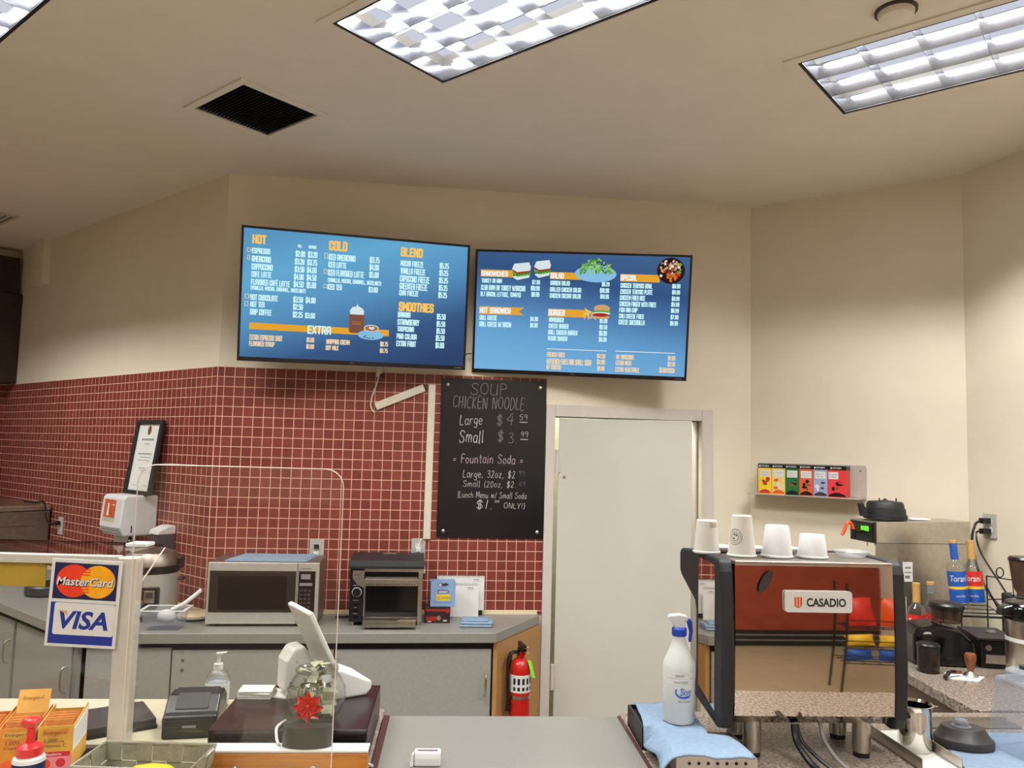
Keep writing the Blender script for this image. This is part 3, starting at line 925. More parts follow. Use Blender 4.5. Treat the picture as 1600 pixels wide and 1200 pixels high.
BL = {  # condensed square capitals of the menu screens: width and strokes in units of the cap height
 'A': (.46, ['0,0 0,.85 .1,1 .36,1 .46,.85 .46,0', '0,.42 .46,.42']), 'B': (.46, ['0,0 0,1 .36,1 .44,.92 .44,.6 .36,.52 0,.52', '.36,.52 .46,.44 .46,.1 .36,0 0,0']),
 'C': (.46, ['.46,.7 .46,.9 .36,1 .1,1 0,.9 0,.1 .1,0 .36,0 .46,.1 .46,.3']), 'D': (.46, ['0,0 0,1 .34,1 .46,.88 .46,.12 .34,0 0,0']),
 'E': (.42, ['.42,1 0,1 0,0 .42,0', '0,.52 .36,.52']), 'É': (.42, ['.42,1 0,1 0,0 .42,0', '0,.52 .36,.52', '.14,1.14 .3,1.28']), 'F': (.42, ['.42,1 0,1 0,0', '0,.52 .36,.52']),
 'G': (.46, ['.46,.74 .46,.9 .36,1 .1,1 0,.9 0,.1 .1,0 .36,0 .46,.1 .46,.46 .26,.46']), 'H': (.46, ['0,0 0,1', '.46,0 .46,1', '0,.52 .46,.52']), 'I': (.04, ['.02,0 .02,1']),
 'K': (.46, ['0,0 0,1', '.44,1 .04,.5 .46,0']), 'L': (.4, ['0,1 0,0 .4,0']), 'M': (.62, ['0,0 0,1 .31,.35 .62,1 .62,0']), 'N': (.46, ['0,0 0,1 .46,0 .46,1']), 'O': (.46, [_O]),
 'P': (.46, ['0,0 0,1 .36,1 .46,.9 .46,.56 .36,.46 0,.46']), 'Q': (.46, [_O, '.28,.2 .48,-.08']), 'R': (.46, ['0,0 0,1 .36,1 .46,.9 .46,.58 .36,.48 0,.48', '.24,.48 .46,0']), 'S': (.46, [_S]),
 'T': (.48, ['0,1 .48,1', '.24,1 .24,0']), 'U': (.46, ['0,1 0,.1 .1,0 .36,0 .46,.1 .46,1']), 'V': (.46, ['0,1 .23,0 .46,1']), 'W': (.66, ['0,1 .15,0 .33,.75 .51,0 .66,1']), 'X': (.46, ['0,1 .46,0', '.46,1 0,0']),
 'Y': (.46, ['0,1 .23,.5 .46,1', '.23,.5 .23,0']), 'Z': (.44, ['0,1 .44,1 0,0 .44,0']), '0': (.46, [_O]), '1': (.18, ['0,.84 .14,1 .14,0']), '2': (.46, ['0,.74 0,.9 .1,1 .36,1 .46,.9 .46,.62 0,.12 0,0 .46,0']),
 '3': (.46, ['0,.9 .1,1 .36,1 .46,.9 .46,.6 .36,.52 .16,.52', '.36,.52 .46,.44 .46,.1 .36,0 .1,0 0,.1']), '4': (.48, ['.36,0 .36,1 0,.28 .48,.28']), '5': (.46, ['.44,1 0,1 0,.56 .36,.56 .46,.46 .46,.1 .36,0 .1,0 0,.1']),
 '6': (.46, ['.44,.86 .36,1 .1,1 0,.9 0,.1 .1,0 .36,0 .46,.1 .46,.46 .36,.56 0,.56']), '7': (.46, ['0,1 .46,1 .16,0']), '8': (.46, [_O, '0,.52 .46,.52']), '9': (.46, ['.02,.14 .1,0 .36,0 .46,.1 .46,.9 .36,1 .1,1 0,.9 0,.54 .1,.44 .46,.44']),
 '$': (.46, [_S, '.23,-.12 .23,1.12']), '.': (.06, ['.03,0 .03,.03']), ',': (.08, ['.06,.04 .02,-.14']), '(': (.16, ['.16,1.08 0,.85 0,.15 .16,-.08']), ')': (.16, ['0,1.08 .16,.85 .16,.15 0,-.08']), '/': (.34, ['.34,1.04 0,-.04']), ' ': (.2, [])}


def block_part(name, entry, m, parent, y, weight=.17):
    t, x, z, cap, w = entry
    adv = .26
    W0 = sum(BL[ch][0] + adv for ch in t) - adv
    ht = min(weight * cap, .30 * w / W0) / 2
    kx = (w - 2 * ht) / W0; b = MB(); cx = 0; kz = cap - 2 * ht
    for ch in t:
        for st in BL[ch][1]:
            P = [Vector((x + ht + (cx + float(q.split(',')[0])) * kx, 0, z + ht + float(q.split(',')[1]) * kz)) for q in st.split()]
            for a, c in zip(P, P[1:]):
                d = c - a
                n = Vector((-d.z, 0, d.x)).normalized() * ht; e = d.normalized() * ht * .8
                b.add([(p.x, y, p.z) for p in (a - e - n, c + e - n, c + e + n, a - e + n)], [(0, 1, 2, 3)])
        cx += BL[ch][0] + adv
    return b.build(name, m, parent)


for nm, L_, mm, t, yy, wt in (('heading', LY, 'ty', tL, .0028, .19), ('menu_line', LW, 'tw', tL, .0028, .17), ('price_note', LO, 'to', tL, .0028, .17),
                              ('menu_line', RW, 'tw', tR, .0028, .17), ('heading', RH, 'twh', tR, .0024, .19), ('price_note', RO, 'to', tR, .0028, .17)):
    for e in L_: block_part(nm, e, mm, t, yy, wt)


def px(L, n):
    for e in L:
        if e[0] == n: return e[1], e[1] + e[4], e[2], e[2] + e[3]


x0, x1, z0, z1 = px(LX, 'bar')
MB().rect(x0, x1, z0, z1, .0034).build('banner', 'tb', tL)
# drink picture: jar of cold chocolate with whipped cream, cup of coffee on a saucer
DRM = ['f_br', 'f_wh', 'f_cf', 'f_sa', 'f_cf', 'f_dk']
x0, x1, z0, z1 = px(LX, 'jar')
b = MB()
b.mi = 0; b.flat(rrect(x0, x1, z0, z1, .012), .0026)
b.mi = 1; b.flat([(x0 + .004, z1 - .008), (x1 - .004, z1 - .008), (x1 - .002, z1 + .012), (x1 - .012, z1 + .026), (x0 + .045, z1 + .036), (x0 + .04, z1 + .05), (x0 + .034, z1 + .034), (x0 + .014, z1 + .03), (x0 + .002, z1 + .012)], .0022)
b.mi = 2; b.rect(x0 + .016, x1 - .016, z0 + .045, z0 + .05, .0022).rect(x0 + .016, x1 - .016, z0 + .056, z0 + .06, .0022)
b.build('drink_picture', DRM, tL); b = MB()
x0, x1, z0, z1 = px(LX, 'saucer')
cx = (x0 + x1) / 2
b.mi = 3; b.oval(cx, z0 + .026, .068, .026, .0020)
b.mi = 3; b.flat([(cx - .032, z0 + .062), (cx + .036, z0 + .062), (cx + .026, z0 + .03), (cx - .018, z0 + .03)], .0014)
b.mi = 1; b.oval(cx + .002, z0 + .062, .039, .018, .0011)
b.mi = 4; b.oval(cx + .002, z0 + .061, .035, .015, .0008)
b.mi = 1; b.flat([(cx - .014, z0 + .062), (cx + .004, z0 + .053), (cx + .02, z0 + .062), (cx + .012, z0 + .07), (cx + .004, z0 + .066), (cx - .006, z0 + .07)], .0005)
b.mi = 5
for dx, dz in ((-.034, .014), (-.02, .01), (-.006, .009), (.012, .01), (-.028, .02)): b.oval(cx + dx, z0 + dz, .0045, .003, .0015, 10)
b.build('coffee_picture', DRM, tL)
for n in ('i1', 'i2', 'i3', 'i4', 'i5', 'i6', 'i7'):
    b = MB()
    x0, x1, z0, z1 = px(LX, n)
    w = .0026
    b.rect(x0, x0 + w, z0, z1, .003).rect(x1 - w, x1, z0, z1, .003).rect(x0, x1, z0, z0 + w, .003).rect(x0, x1, z1 - w, z1, .003)
    if n in ('i1', 'i6'): b.rect(x1, x1 + .006, z0 + .008, z0 + .011, .003).rect(x1 + .004, x1 + .0065, z0 + .008, z1 - .003, .003)
    b.build('cup_icon', 'to', tL)
# ribbons, rules and food pictures of the right screen
for n in ('r1', 'r2', 'r3', 'r5'): MB().rect(*px(RX, n), .0034).build('banner', 'tb', tR)
x0, x1, z0, z1 = px(RX, 'r4')
MB().flat([(x0, z0), (x1, z0), (x1 - .03, (z0 + z1) / 2), (x1, z1), (x0, z1)], .0034).build('banner', 'tb', tR)
for n in ('l1', 'l2'): MB().rect(*px(RX, n), .0034).build('rule', 'twh', tR)
FOODM = ['f_wh', 'f_rd', 'f_g1', 'f_g2', 'f_sa', 'f_g3', 'f_g1', 'f_rd', 'f_dk', 'f_or', 'f_bu', 'f_fr']
b = MB()
x0, x1, z0, z1 = px(RX, 'sandwich')
for k in range(2):
    ox = x0 + k * .122; w = .105 - k * .012; oz = z0 + k * .016
    b.mi = 0; b.flat([(ox, oz + .06), (ox + .012, oz + .09), (ox + w * .9, oz + .1), (ox + w, oz + .074), (ox + w * .96, oz + .05), (ox + .03, oz + .042)], .0022)
    b.mi = 1; b.flat([(ox + .004, oz + .058), (ox + .03, oz + .044), (ox + w * .97, oz + .054), (ox + w * .97, oz + .046), (ox + .03, oz + .034), (ox + .004, oz + .05)], .0018)
    b.mi = 2; b.flat([(ox + .002, oz + .048), (ox + .03, oz + .034), (ox + w * .99, oz + .046), (ox + w * .97, oz + .03), (ox + .03, oz + .018), (ox + .002, oz + .034)], .0018)
    b.mi = 0; b.flat([(ox + .006, oz + .034), (ox + .03, oz + .018), (ox + w * .95, oz + .03), (ox + w * .93, oz + .016), (ox + .03, oz), (ox + .008, oz + .014)], .0020)
    b.mi = 3
    for q in range(6): b.oval(ox + .012 + q * w / 6.6, oz + .026 + q * .003, .007, .005, .0014, 9)
b.build('sandwich_picture', FOODM, tR); b = MB()
x0, x1, z0, z1 = px(RX, 'plate')
cx, cz = (x0 + x1) / 2, z0 + .046
b.mi = 4; b.oval(cx, cz, (x1 - x0) / 2, .046, .0022)
rr = random.Random(3)
for q in range(90):
    a = rr.uniform(0, 2 * pi); r = math.sqrt(rr.random())
    X = cx + .092 * r * cos(a); Z = cz + .012 + .036 * r * sin(a) + .032 * (1 - ((X - cx) / .095) ** 2)
    b.mi = rr.choice([2, 2, 3, 5, 5, 6])
    t = rr.uniform(0, pi); l = rr.uniform(.008, .02)
    b.flat([(X - l * cos(t), Z - l * sin(t)), (X + .005 * sin(t), Z - .005 * cos(t)), (X + l * cos(t), Z + l * sin(t)), (X - .005 * sin(t), Z + .005 * cos(t))], .0019 - q * .00001)
b.build('salad_picture', FOODM, tR); b = MB()
x0, x1, z0, z1 = px(RX, 'bowl')
cx, cz, R_ = (x0 + x1) / 2, (z0 + z1) / 2, (x1 - x0) / 2
b.mi = 8; b.oval(cx, cz, R_, R_ * .95, .0022)
for q in range(70):
    a = rr.uniform(0, 2 * pi); r = math.sqrt(rr.random()) * .84
    X, Z = cx + R_ * r * cos(a), cz + R_ * .92 * r * sin(a)
    b.mi = (9 if rr.random() < .8 else 7) if Z < cz - .012 and X > cx - .03 else (2 if X > cx + .03 and rr.random() < .7 else rr.choice([7, 10, 8, 0, 10]))
    t = rr.uniform(0, pi); l = rr.uniform(.008, .015)
    b.flat([(X - l * cos(t), Z - l * sin(t)), (X + .009 * sin(t), Z - .009 * cos(t)), (X + l * cos(t), Z + l * sin(t)), (X - .009 * sin(t), Z + .009 * cos(t))], .0019 - q * .00001)
b.build('bowl_picture', FOODM, tR); b = MB()
x0, x1, z0, z1 = px(RX, 'burger')
cx = (x0 + x1) / 2; w = (x1 - x0) / 2
b.mi = 10; b.oval(cx, z1 - .02, w * .96, .022, .0020)
b.mi = 2; b.oval(cx, z0 + .036, w * 1.05, .010, .0018)
b.mi = 0; b.oval(cx, z0 + .028, w, .008, .0016)
b.mi = 7; b.oval(cx - .006, z0 + .02, w * .95, .010, .0014)
b.mi = 10; b.oval(cx, z0 + .008, w * .92, .010, .0016)
b.build('burger_picture', FOODM, tR); b = MB()
x0, x1, z0, z1 = px(RX, 'fries')
b.mi = 11
for q in range(14):
    X = rr.uniform(x0, x1); Z = rr.uniform(z0, z1 - .012); t = rr.uniform(.3, 2.6); l = .018
    b.flat([(X - l * cos(t), Z - l * sin(t)), (X - l * cos(t) + .005 * sin(t), Z - l * sin(t) - .005 * cos(t)), (X + l * cos(t), Z + l * sin(t)), (X + l * cos(t) - .005 * sin(t), Z + l * sin(t) + .005 * cos(t))], .0017 - q * .00001)
b.build('fries_picture', FOODM, tR)
# wall brackets that carry the screens
for t, tt, oo in ((tL, .75, .24), (tR, 1.95, .17)):
    m = t.rotation_euler.to_matrix()
    B0 = t.location + m @ Vector((0, .062, 0))
    k = MB().box(-.2, .2, .062, .085, -.2, .2)
    k.build('mount_plate', 'blackm', t)
    end = wc((B0 - C0).dot(DC), .012, B0.z)
    inv = (Matrix.Translation(t.location) @ m.to_4x4()).inverted()
    e = inv @ end
    MB().cyl((0, .085, 0), e, .03, n=12).build('mount_arm', 'blackm', t)

# ------------------------------------------------------------------ chalk board
bd = thing('chalkboard', 'tall black chalkboard with handwritten soup and fountain soda prices on the tiles', 'chalkboard', wc(1.507, .009, 1.785), A0)
box('panel', 'board', bd, -.298, .298, -.006, .002, -.441, .441, .001)
CH_dim = [e for e in CH if e[0] in ('SOUP', 'CHICKEN NOODLE', '$', '4', '3.')]
CH_pink = [e for e in CH if 'Fountain' in e[0]]
CH_blue = [e for e in CH[11:15] if e[0] in ('99', '69')]
CH_main = [e for e in CH if e not in CH_dim and e not in CH_pink and e not in CH_blue]
GL = {  # single-stroke hand lettering: width, strokes in units of the cap height
 'S': (.6, ['.52,.85 .4,1 .15,.98 .05,.78 .2,.58 .42,.45 .52,.22 .38,.02 .12,.02 0,.2']), 'O': (.66, ['.3,1 .1,.85 .02,.5 .12,.1 .32,0 .52,.12 .6,.5 .5,.88 .3,1']),
 'U': (.62, ['.03,1 .03,.3 .15,.03 .38,.02 .52,.25 .55,1', '.55,1 .55,0']), 'P': (.55, ['.05,0 .05,1', '.05,1 .35,.98 .5,.8 .42,.55 .05,.48']),
 'C': (.58, ['.52,.85 .35,1 .12,.85 .02,.5 .12,.12 .32,0 .52,.14']), 'H': (.6, ['.05,1 .05,0', '.5,1 .5,0', '.05,.5 .5,.52']), 'I': (.2, ['.1,1 .1,0']),
 'K': (.55, ['.05,1 .05,0', '.48,1 .07,.48 .5,0']), 'E': (.5, ['.42,1 .05,1 .05,0 .45,0', '.05,.52 .38,.52']), 'N': (.62, ['.05,0 .06,1 .5,0 .54,1']),
 'D': (.6, ['.05,1 .05,0 .32,.04 .52,.3 .5,.7 .3,.97 .05,1']), 'L': (.48, ['.06,1 .03,.03 .45,0']), 'F': (.5, ['.05,0 .06,1 .48,1', '.06,.55 .4,.55']),
 'M': (.75, ['.04,0 .08,1 .35,.3 .62,1 .68,0']), 'Y': (.55, ['.02,1 .27,.5 .5,1', '.27,.5 .25,0']),
 'a': (.5, ['.42,.55 .2,.62 .04,.4 .08,.08 .25,0 .42,.2 .43,.6', '.43,.6 .42,.1 .5,0']), 'r': (.38, ['.05,.6 .06,0', '.06,.4 .2,.6 .35,.58']),
 'g': (.5, ['.42,.52 .2,.62 .04,.35 .2,.08 .42,.25 .43,.6 .42,-.2 .25,-.35 .06,-.25']), 'e': (.46, ['.05,.32 .42,.36 .32,.6 .1,.55 .03,.25 .18,0 .42,.08']),
 'm': (.72, ['.05,.6 .05,0', '.05,.4 .18,.6 .32,.52 .33,0', '.33,.4 .46,.6 .6,.5 .63,0']), 'l': (.2, ['.08,1 .08,.05 .15,0']), 'o': (.48, ['.22,.6 .05,.42 .06,.12 .22,0 .4,.15 .4,.45 .22,.6']),
 'u': (.5, ['.05,.6 .06,.15 .2,0 .38,.15 .42,.6', '.42,.6 .42,0']), 'n': (.5, ['.05,.6 .05,0', '.05,.4 .22,.6 .4,.5 .42,0']), 't': (.38, ['.18,.95 .18,.1 .3,0', '.03,.65 .34,.65']),
 'i': (.2, ['.08,.6 .08,0', '.08,.82 .09,.86']), 'd': (.5, ['.42,.5 .2,.6 .04,.35 .15,.02 .4,.2', '.43,1 .42,0']), 'c': (.44, ['.4,.52 .2,.6 .04,.3 .18,.02 .4,.1']),
 'h': (.5, ['.06,1 .05,0', '.05,.38 .22,.58 .4,.45 .42,0']), 'w': (.66, ['.03,.6 .15,0 .3,.5 .45,0 .58,.6']), 'z': (.42, ['.04,.58 .36,.58 .04,0 .38,0']),
 '$': (.56, ['.5,.8 .3,.92 .08,.8 .12,.58 .4,.45 .48,.22 .28,.06 .04,.16', '.22,1.08 .2,-.08', '.34,1.08 .32,-.08']), '4': (.56, ['.4,1 .04,.38 .54,.38', '.42,.75 .36,-.05']),
 '5': (.5, ['.45,1 .12,1 .08,.58 .35,.6 .44,.3 .3,.02 .04,.08']), '9': (.48, ['.4,.8 .22,1 .05,.8 .12,.55 .4,.65 .42,.8 .36,0']), '3': (.5, ['.06,.9 .28,1 .42,.8 .2,.55 .45,.38 .36,.05 .04,.06']),
 '2': (.5, ['.06,.8 .24,1 .42,.8 .3,.45 .04,.02 .46,.04']), '0': (.5, ['.24,1 .06,.7 .06,.25 .24,0 .42,.3 .42,.75 .24,1']), '6': (.5, ['.4,.95 .12,.6 .06,.2 .24,0 .42,.2 .3,.45 .08,.3']),
 '1': (.24, ['.16,1 .06,0']), '.': (.2, ['.08,.0 .1,.04']), ',': (.22, ['.12,.08 .06,-.12']), '=': (.5, ['.05,.45 .4,.47', '.05,.25 .4,.27']), '/': (.4, ['.36,1 .04,-.05']),
 '(': (.26, ['.22,1.05 .06,.6 .1,.1 .2,-.1']), '{': (.3, ['.28,1.05 .14,.95 .16,.6 .05,.5 .16,.38 .12,.02 .26,-.08']), '}': (.3, ['.04,1.05 .16,.95 .14,.6 .26,.5 .14,.38 .16,.02 .03,-.08']),
 '!': (.2, ['.12,1 .08,.3', '.08,.02 .09,.05']), ' ': (.38, [])}


def chalk_part(entry, m, parent, jitter):
    t, x, z, cap, w = entry
    rg = random.Random(t + str(jitter))
    W0 = sum(GL[ch][0] + .14 for ch in t) - .14
    kx = w / W0; b = MB(); cx = 0
    ht = max(.0011, cap * .034)
    for ch in t:
        dz = rg.uniform(-.05, .05)
        for st in GL[ch][1]:
            pts = [tuple(map(float, q.split(','))) for q in st.split()]
            sp = spline([(cx + q[0], 0, q[1] + dz) for q in pts], 4) if len(pts) > 2 else [Vector((cx + q[0], 0, q[1] + dz)) for q in pts]
            P = [Vector((x + p.x * kx + p.z * cap * .06, 0, z + p.z * cap)) for p in sp]
            for a, c in zip(P, P[1:]):
                d = c - a
                if d.length < 1e-6: continue
                n = Vector((-d.z, 0, d.x)).normalized() * ht * rg.uniform(.75, 1.1); e = d.normalized() * ht * .5
                b.add([(p.x, -.0068, p.z) for p in (a - e - n, c + e - n, c + e + n, a - e + n)], [(0, 1, 2, 3)])
        cx += GL[ch][0] + .14
    b.build('writing', m, parent)


for L_, mm in ((CH_main, 'chalk'), (CH_dim, 'chalkdim'), (CH_pink, 'chalkpink'), (CH_blue, 'chalkblue')):
    for k, e in enumerate(L_): chalk_part(e, mm, bd, k)
u = MB()
for n, k in (('59', 0), ('99', 0)):
    e = [q for q in CH if q[0] == n][0]
    u.rect(e[1], e[1] + e[4], e[2] - .014, e[2] - .010, -.0068)
u.build('underline', 'chalk', bd)
for sx in (-.262, .262):
    for sz in (-.405, .405):
        MB().lathe([(.0095, 0), (.0095, .003), (.006, .006), (0, .0065)], 14).xf(Matrix.Rotation(radians(90), 4, 'X')).build('screw', 'steel', bd, smooth=True).location = (sx, -.006, sz)

# raceways and leads below the left screen
rw = thing('cable_raceway', 'upright beige plastic cable raceway beside the chalkboard', 'raceway', wc(1.157, .0062, 1.334), A0)
box('channel', 'beigecord', rw, -.02, .02, -.014, 0, 0, .852, .002)
box('cover_lip', 'beigecord', rw, -.017, .017, -.017, -.014, .002, .85, .001)
r2 = thing('fallen_raceway', 'short beige raceway hanging askew under the left menu screen', 'raceway', wc(.987, .0062, 2.112), (0, -radians(23.5), A0))
box('channel', 'beigecord', r2, -.148, .138, -.016, 0, -.021, .021, .002)
MB().box(.138, .146, -.014, 0, -.018, .02).build('dark_end', 'blackm', r2)
pa = thing('cable_connector', 'pale cable plug hanging below the left menu screen', 'connector', wc(.865, .03, 2.238), A0)
box('body', 'beigecord', pa, -.016, .016, -.012, .012, -.022, .06, .003)
box('clip', 'black', pa, .004, .026, -.014, -.004, -.03, -.004, .002)
tag(MB().tube(spline([wc(.862, .03, 2.216), wc(.85, .03, 2.17), wc(.828, .02, 2.10), wc(.826, .012, 2.05), wc(.846, .024, 2.02)]), .004).build('power_lead', 'beigecord', smooth=True),
    'thin beige lead dropping from the left screen to the slanted raceway', 'cable')
tag(MB().tube(spline([wc(1.33, .09, 2.33), wc(1.34, .05, 2.36), wc(1.372, .05, 2.365)]), .003).build('screen_lead', 'black', smooth=True),
    'short black lead crossing the gap between the two menu screens', 'cable')


def outlet(label, loc, rz, plugs=(), w=.076, h=.118):
    t = thing('wall_outlet', label, 'outlet', loc, rz, 'wall outlets')
    MB().prism(rrect(-w / 2, w / 2, -h / 2, h / 2, .006), 'y', -.006, 0).build('plate', 'plate', t, bevel=.0015)
    for z in (-.02, .02):
        MB().prism(rrect(-.017, .017, z - .014, z + .014, .007), 'y', -.008, -.006).build('socket', 'white', t)
    for z, m, d in plugs:
        box('plug', m, t, -.014, .014, -.008 - d, -.008, z - .013, z + .013, .004)
    return t


outlet('steel wall outlet with a plugged lead above the microwave', wc(.568, .0062, 1.268), A0, [(-.02, 'white', .03), (.02, 'black', .012)])
outlet('steel wall outlet below the upright raceway, white plug in it', wc(1.113, .0062, 1.278), A0, [(.0, 'white', .022)])
outlet('steel wall outlet on the far left tiles with a black lead', wl(-1.886, .0062, 1.238), A1, [(.02, 'black', .03)])
outlet('wall outlet on the right wall with two black plugs', w3(.125, .002, 1.528), A3, [(-.025, 'black', .05), (.025, 'black', .05)])
tag(MB().tube(spline([wc(1.128, .02, 1.336), wc(1.118, .02, 1.305), wc(1.113, .03, 1.29)]), .006).build('outlet_lead', 'beigecord', smooth=True), 'white lead from the upright raceway down to its outlet', 'cable')
tag(MB().tube(spline([wc(1.118, .025, 1.262), wc(1.14, .02, 1.215), wc(1.15, .02, 1.15)]), .006).build('toaster_lead', 'white', smooth=True), 'white lead running from the outlet behind the toaster', 'cable')
tag(MB().tube(spline([wc(.566, .042, 1.252), wc(.55, .022, 1.254), wc(.535, .0125, 1.22), wc(.52, .0125, 1.12)]), .0045).build('microwave_lead', 'white', smooth=True), 'white lead from the outlet behind the microwave', 'cable')

# framed certificate leaning on the towel dispenser
cf = thing('certificate_frame', 'black framed certificate leaning back on top of the towel dispenser', 'picture frame', wl(-.655, .078, 1.5205), (radians(-7.5), radians(0), A1))
w, h = .158, .435
f = MB()
f.box(-w, w, -.02, 0, 0, .022).box(-w, w, -.02, 0, h - .022, h).box(-w, -w + .026, -.02, 0, .022, h - .022).box(w - .026, w, -.02, 0, .022, h - .022)
f.build('frame', 'blackm', cf, bevel=.002)
box('certificate', 'paper', cf, -w + .026, w - .026, -.006, -.001, .022, h - .022)
b = MB().oval(0, .375, .022, .028, -.0065); b.build('seal', 'mag', cf)
b = MB()
for x0_, x1_, z_, h_ in ((-.075, .075, .315, .012), (-.03, .03, .292, .005), (-.085, .08, .232, .008), (-.06, .07, .214, .004), (-.08, .06, .196, .004), (-.05, .04, .15, .005), (-.03, .05, .138, .004)):
    q = x0_
    while q < x1_:
        b.rect(q, min(q + .009, x1_), z_, z_ + h_, -.0065); q += .0125
b.build('certificate_text', 'greyink', cf)
b = MB()
for x in (-.09, .03): b.rect(x, x + .06, .05, .052, -.0065)
b.build('signature_line', 'greyink', cf)

# paper towel dispenser and soap dispenser on the left wall
td = thing('towel_dispenser', 'white wall-mounted paper towel dispenser with an orange label', 'towel dispenser', wl(-.685, 0.0062, 1.292), A1)
MB().prism([(0, 0), (-.19, .0), (-.215, .05), (-.2, .215), (-.18, .228), (0, .228)], 'x', -.13, .13).build('housing', 'white', td, bevel=.012, seg=3)
b = MB()
def dsp(z): return -.2 - .015 * (.215 - z) / .165 - .0012
b.add([(-.09, dsp(.1), .1), (.05, dsp(.1), .1), (.05, dsp(.2), .2), (-.09, dsp(.2), .2)], [(0, 1, 2, 3)])
b.build('picture_label', 'labelrust', td)
MB().add([(-.09, dsp(.078), .078), (.05, dsp(.078), .078), (.05, dsp(.1), .1), (-.09, dsp(.1), .1)], [(0, 1, 2, 3)]).build('label_strip', 'cream', td)
b = MB().add([(-.05, dsp(.11) - .0005, .11), (-.02, dsp(.11) - .0005, .11), (-.03, dsp(.18) - .0005, .18), (-.045, dsp(.18) - .0005, .18)], [(0, 1, 2, 3)])
b.add([(.0, dsp(.17) - .0005, .17), (.042, dsp(.17) - .0005, .17), (.042, dsp(.174) - .0005, .174), (.0, dsp(.174) - .0005, .174)], [(0, 1, 2, 3)])
b.build('label_print', 'label', td)
b = MB()
for z in (.026, .036, .046): b.box(-.11, .11, -.2165, -.2, z, z + .003)
b.build('grip_rib', 'plate', td)
box('side_slot', 'black', td, .1295, .1315, -.15, -.143, .02, .06)
MB().hexa([(-.07, -.15, -.075), (.08, -.18, -.095), (.08, -.178, -.095), (-.07, -.148, -.075)], [(-.1, -.14, .004), (.1, -.14, .004), (.1, -.138, .004), (-.1, -.138, .004)]).build('paper_towel', 'paper', td)
sd = thing('soap_dispenser', 'smoke grey soap dispenser with a white cap on the left tiles', 'soap dispenser', wl(-.385, .0062, 1.185), A1)
MB().prism([(0, 0), (-.085, .01), (-.1, .13), (0, .13)], 'x', -.048, .048).build('reservoir', 'soapgrey', sd, bevel=.008)
MB().prism([(0, .13), (-.108, .13), (-.1, .155), (-.04, .178), (0, .178)], 'x', -.052, .052).build('cap', 'white', sd, bevel=.008)
MB().prism([(0, -.012), (-.09, -.004), (-.085, .01), (0, .0)], 'x', -.048, .048).build('push_bar', 'dgrey', sd, bevel=.003)

# dark wall unit high on the far left wall
du = thing('dark_wall_unit', 'dark brown box mounted high on the far left wall above the tiles', 'wall unit', R0 + Vector((0, 0, 0)), math.atan2(dR.y, dR.x))
box('lower_case', 'darkbrown', du, -1.5, -.004, -.2, -.002, 2.25, 2.95, .004)
box('upper_case', 'darkbrown', du, -1.5, -.03, -.17, -.002, 2.955, 3.24, .004)

# ------------------------------------------------------------------ back counters and cabinets
ZB = .93
def cpoint(t, off): v = C0 + DC * t - NC * off; return (v.x, v.y)
def lpoint(t, off): v = C0 + DL * t - NL * off; return (v.x, v.y)
def meet(fo, fl):
    """front corner where a line `fo` off the back wall meets a line `fl` off the left wall"""
    p1, p2 = C0 - NC * fo, C0 - NL * fl
    den = DC.x * DL.y - DC.y * DL.x
    k = ((p2.x - p1.x) * DL.y - (p2.y - p1.y) * DL.x) / den
    q = p1 + DC * k
    return (q.x, q.y)
c0x = (C0.x, C0.y)
top = [cpoint(0, .009), cpoint(1.79, .009), cpoint(1.79, .03), cpoint(1.508, .455), meet(.455, .64), lpoint(-3.1, .64), lpoint(-3.1, .009)]
ct = MB().prism(top, 'z', ZB - .05, ZB).build('back_worktop', 'worktop', bevel=.004)
tag(ct, 'grey laminate worktop running along both red tiled walls', 'worktop')
ck = MB()
ck.prism([cpoint(-.0, .0062), cpoint(1.78, .0062), cpoint(1.78, .011), cpoint(-.0, .011)], 'z', ZB, ZB + .022)
ck.prism([lpoint(-3.1, .0062), lpoint(0, .0062), lpoint(0, .011), lpoint(-3.1, .011)], 'z', ZB, ZB + .022)
struct('trim_8', 'caulk', ck)
# carcass and doors
bc = thing('base_cabinet', 'grey base cabinet with two doors under the microwave and toaster', 'cabinet', wc(0, 0, 0), A0)
MB().prism([(-.08, -.012), (1.775, -.012), (1.775, -.03), (1.50, -.41), (-.26, -.41)], 'z', .0, ZB - .052).build('carcass', 'gap', bc)
ccb = (Vector(meet(.43, .62) + (0,)) - C0).dot(DC)
MB().prism([(1.777, -.012), (1.797, -.012), (1.797, -.03), (1.518, -.43), (1.498, -.43), (1.5, -.412)], 'z', 0.0, ZB - .052).build('end_panel', 'tan', bc)
for a, b2, hx in ((-.03, .72, .69), (.726, 1.488, 1.462)):
    d = MB().box(a, b2, -.43, -.412, .09, ZB - .085).build('door', 'lam', bc, bevel=.002)
    MB().tube(spline([(hx, -.43, .63), (hx, -.455, .64), (hx, -.46, .68), (hx, -.455, .72), (hx, -.43, .73)]), .005).build('handle', 'steel', d, smooth=True)
    if a < 0:
        for z in (.80, .755): MB().cyl((.02, -.433, z), (.02, -.43, z), .007, n=12).build('screw', 'steel', d)
box('filler_panel', 'lam', bc, ccb + .03, -.036, -.43, -.412, .09, ZB - .075, .002)
lc = thing('base_cabinet', 'grey base cabinet with looped handles along the far left tiled wall', 'cabinet', wl(0, 0, 0), A1)
MB().prism([(-.42, -.3), (-.05, -.60), (-3.05, -.60), (-3.05, -.012), (-.42, -.012)], 'z', 0, ZB - .052).build('carcass', 'gap', lc)
ccx = (Vector(meet(.43, .62) + (0,)) - C0).dot(DL)
box('corner_strip', 'mgrey', lc, ccx - .06, ccx - .012, -.62, -.602, .09, ZB - .055, .001)
x = ccx - .06
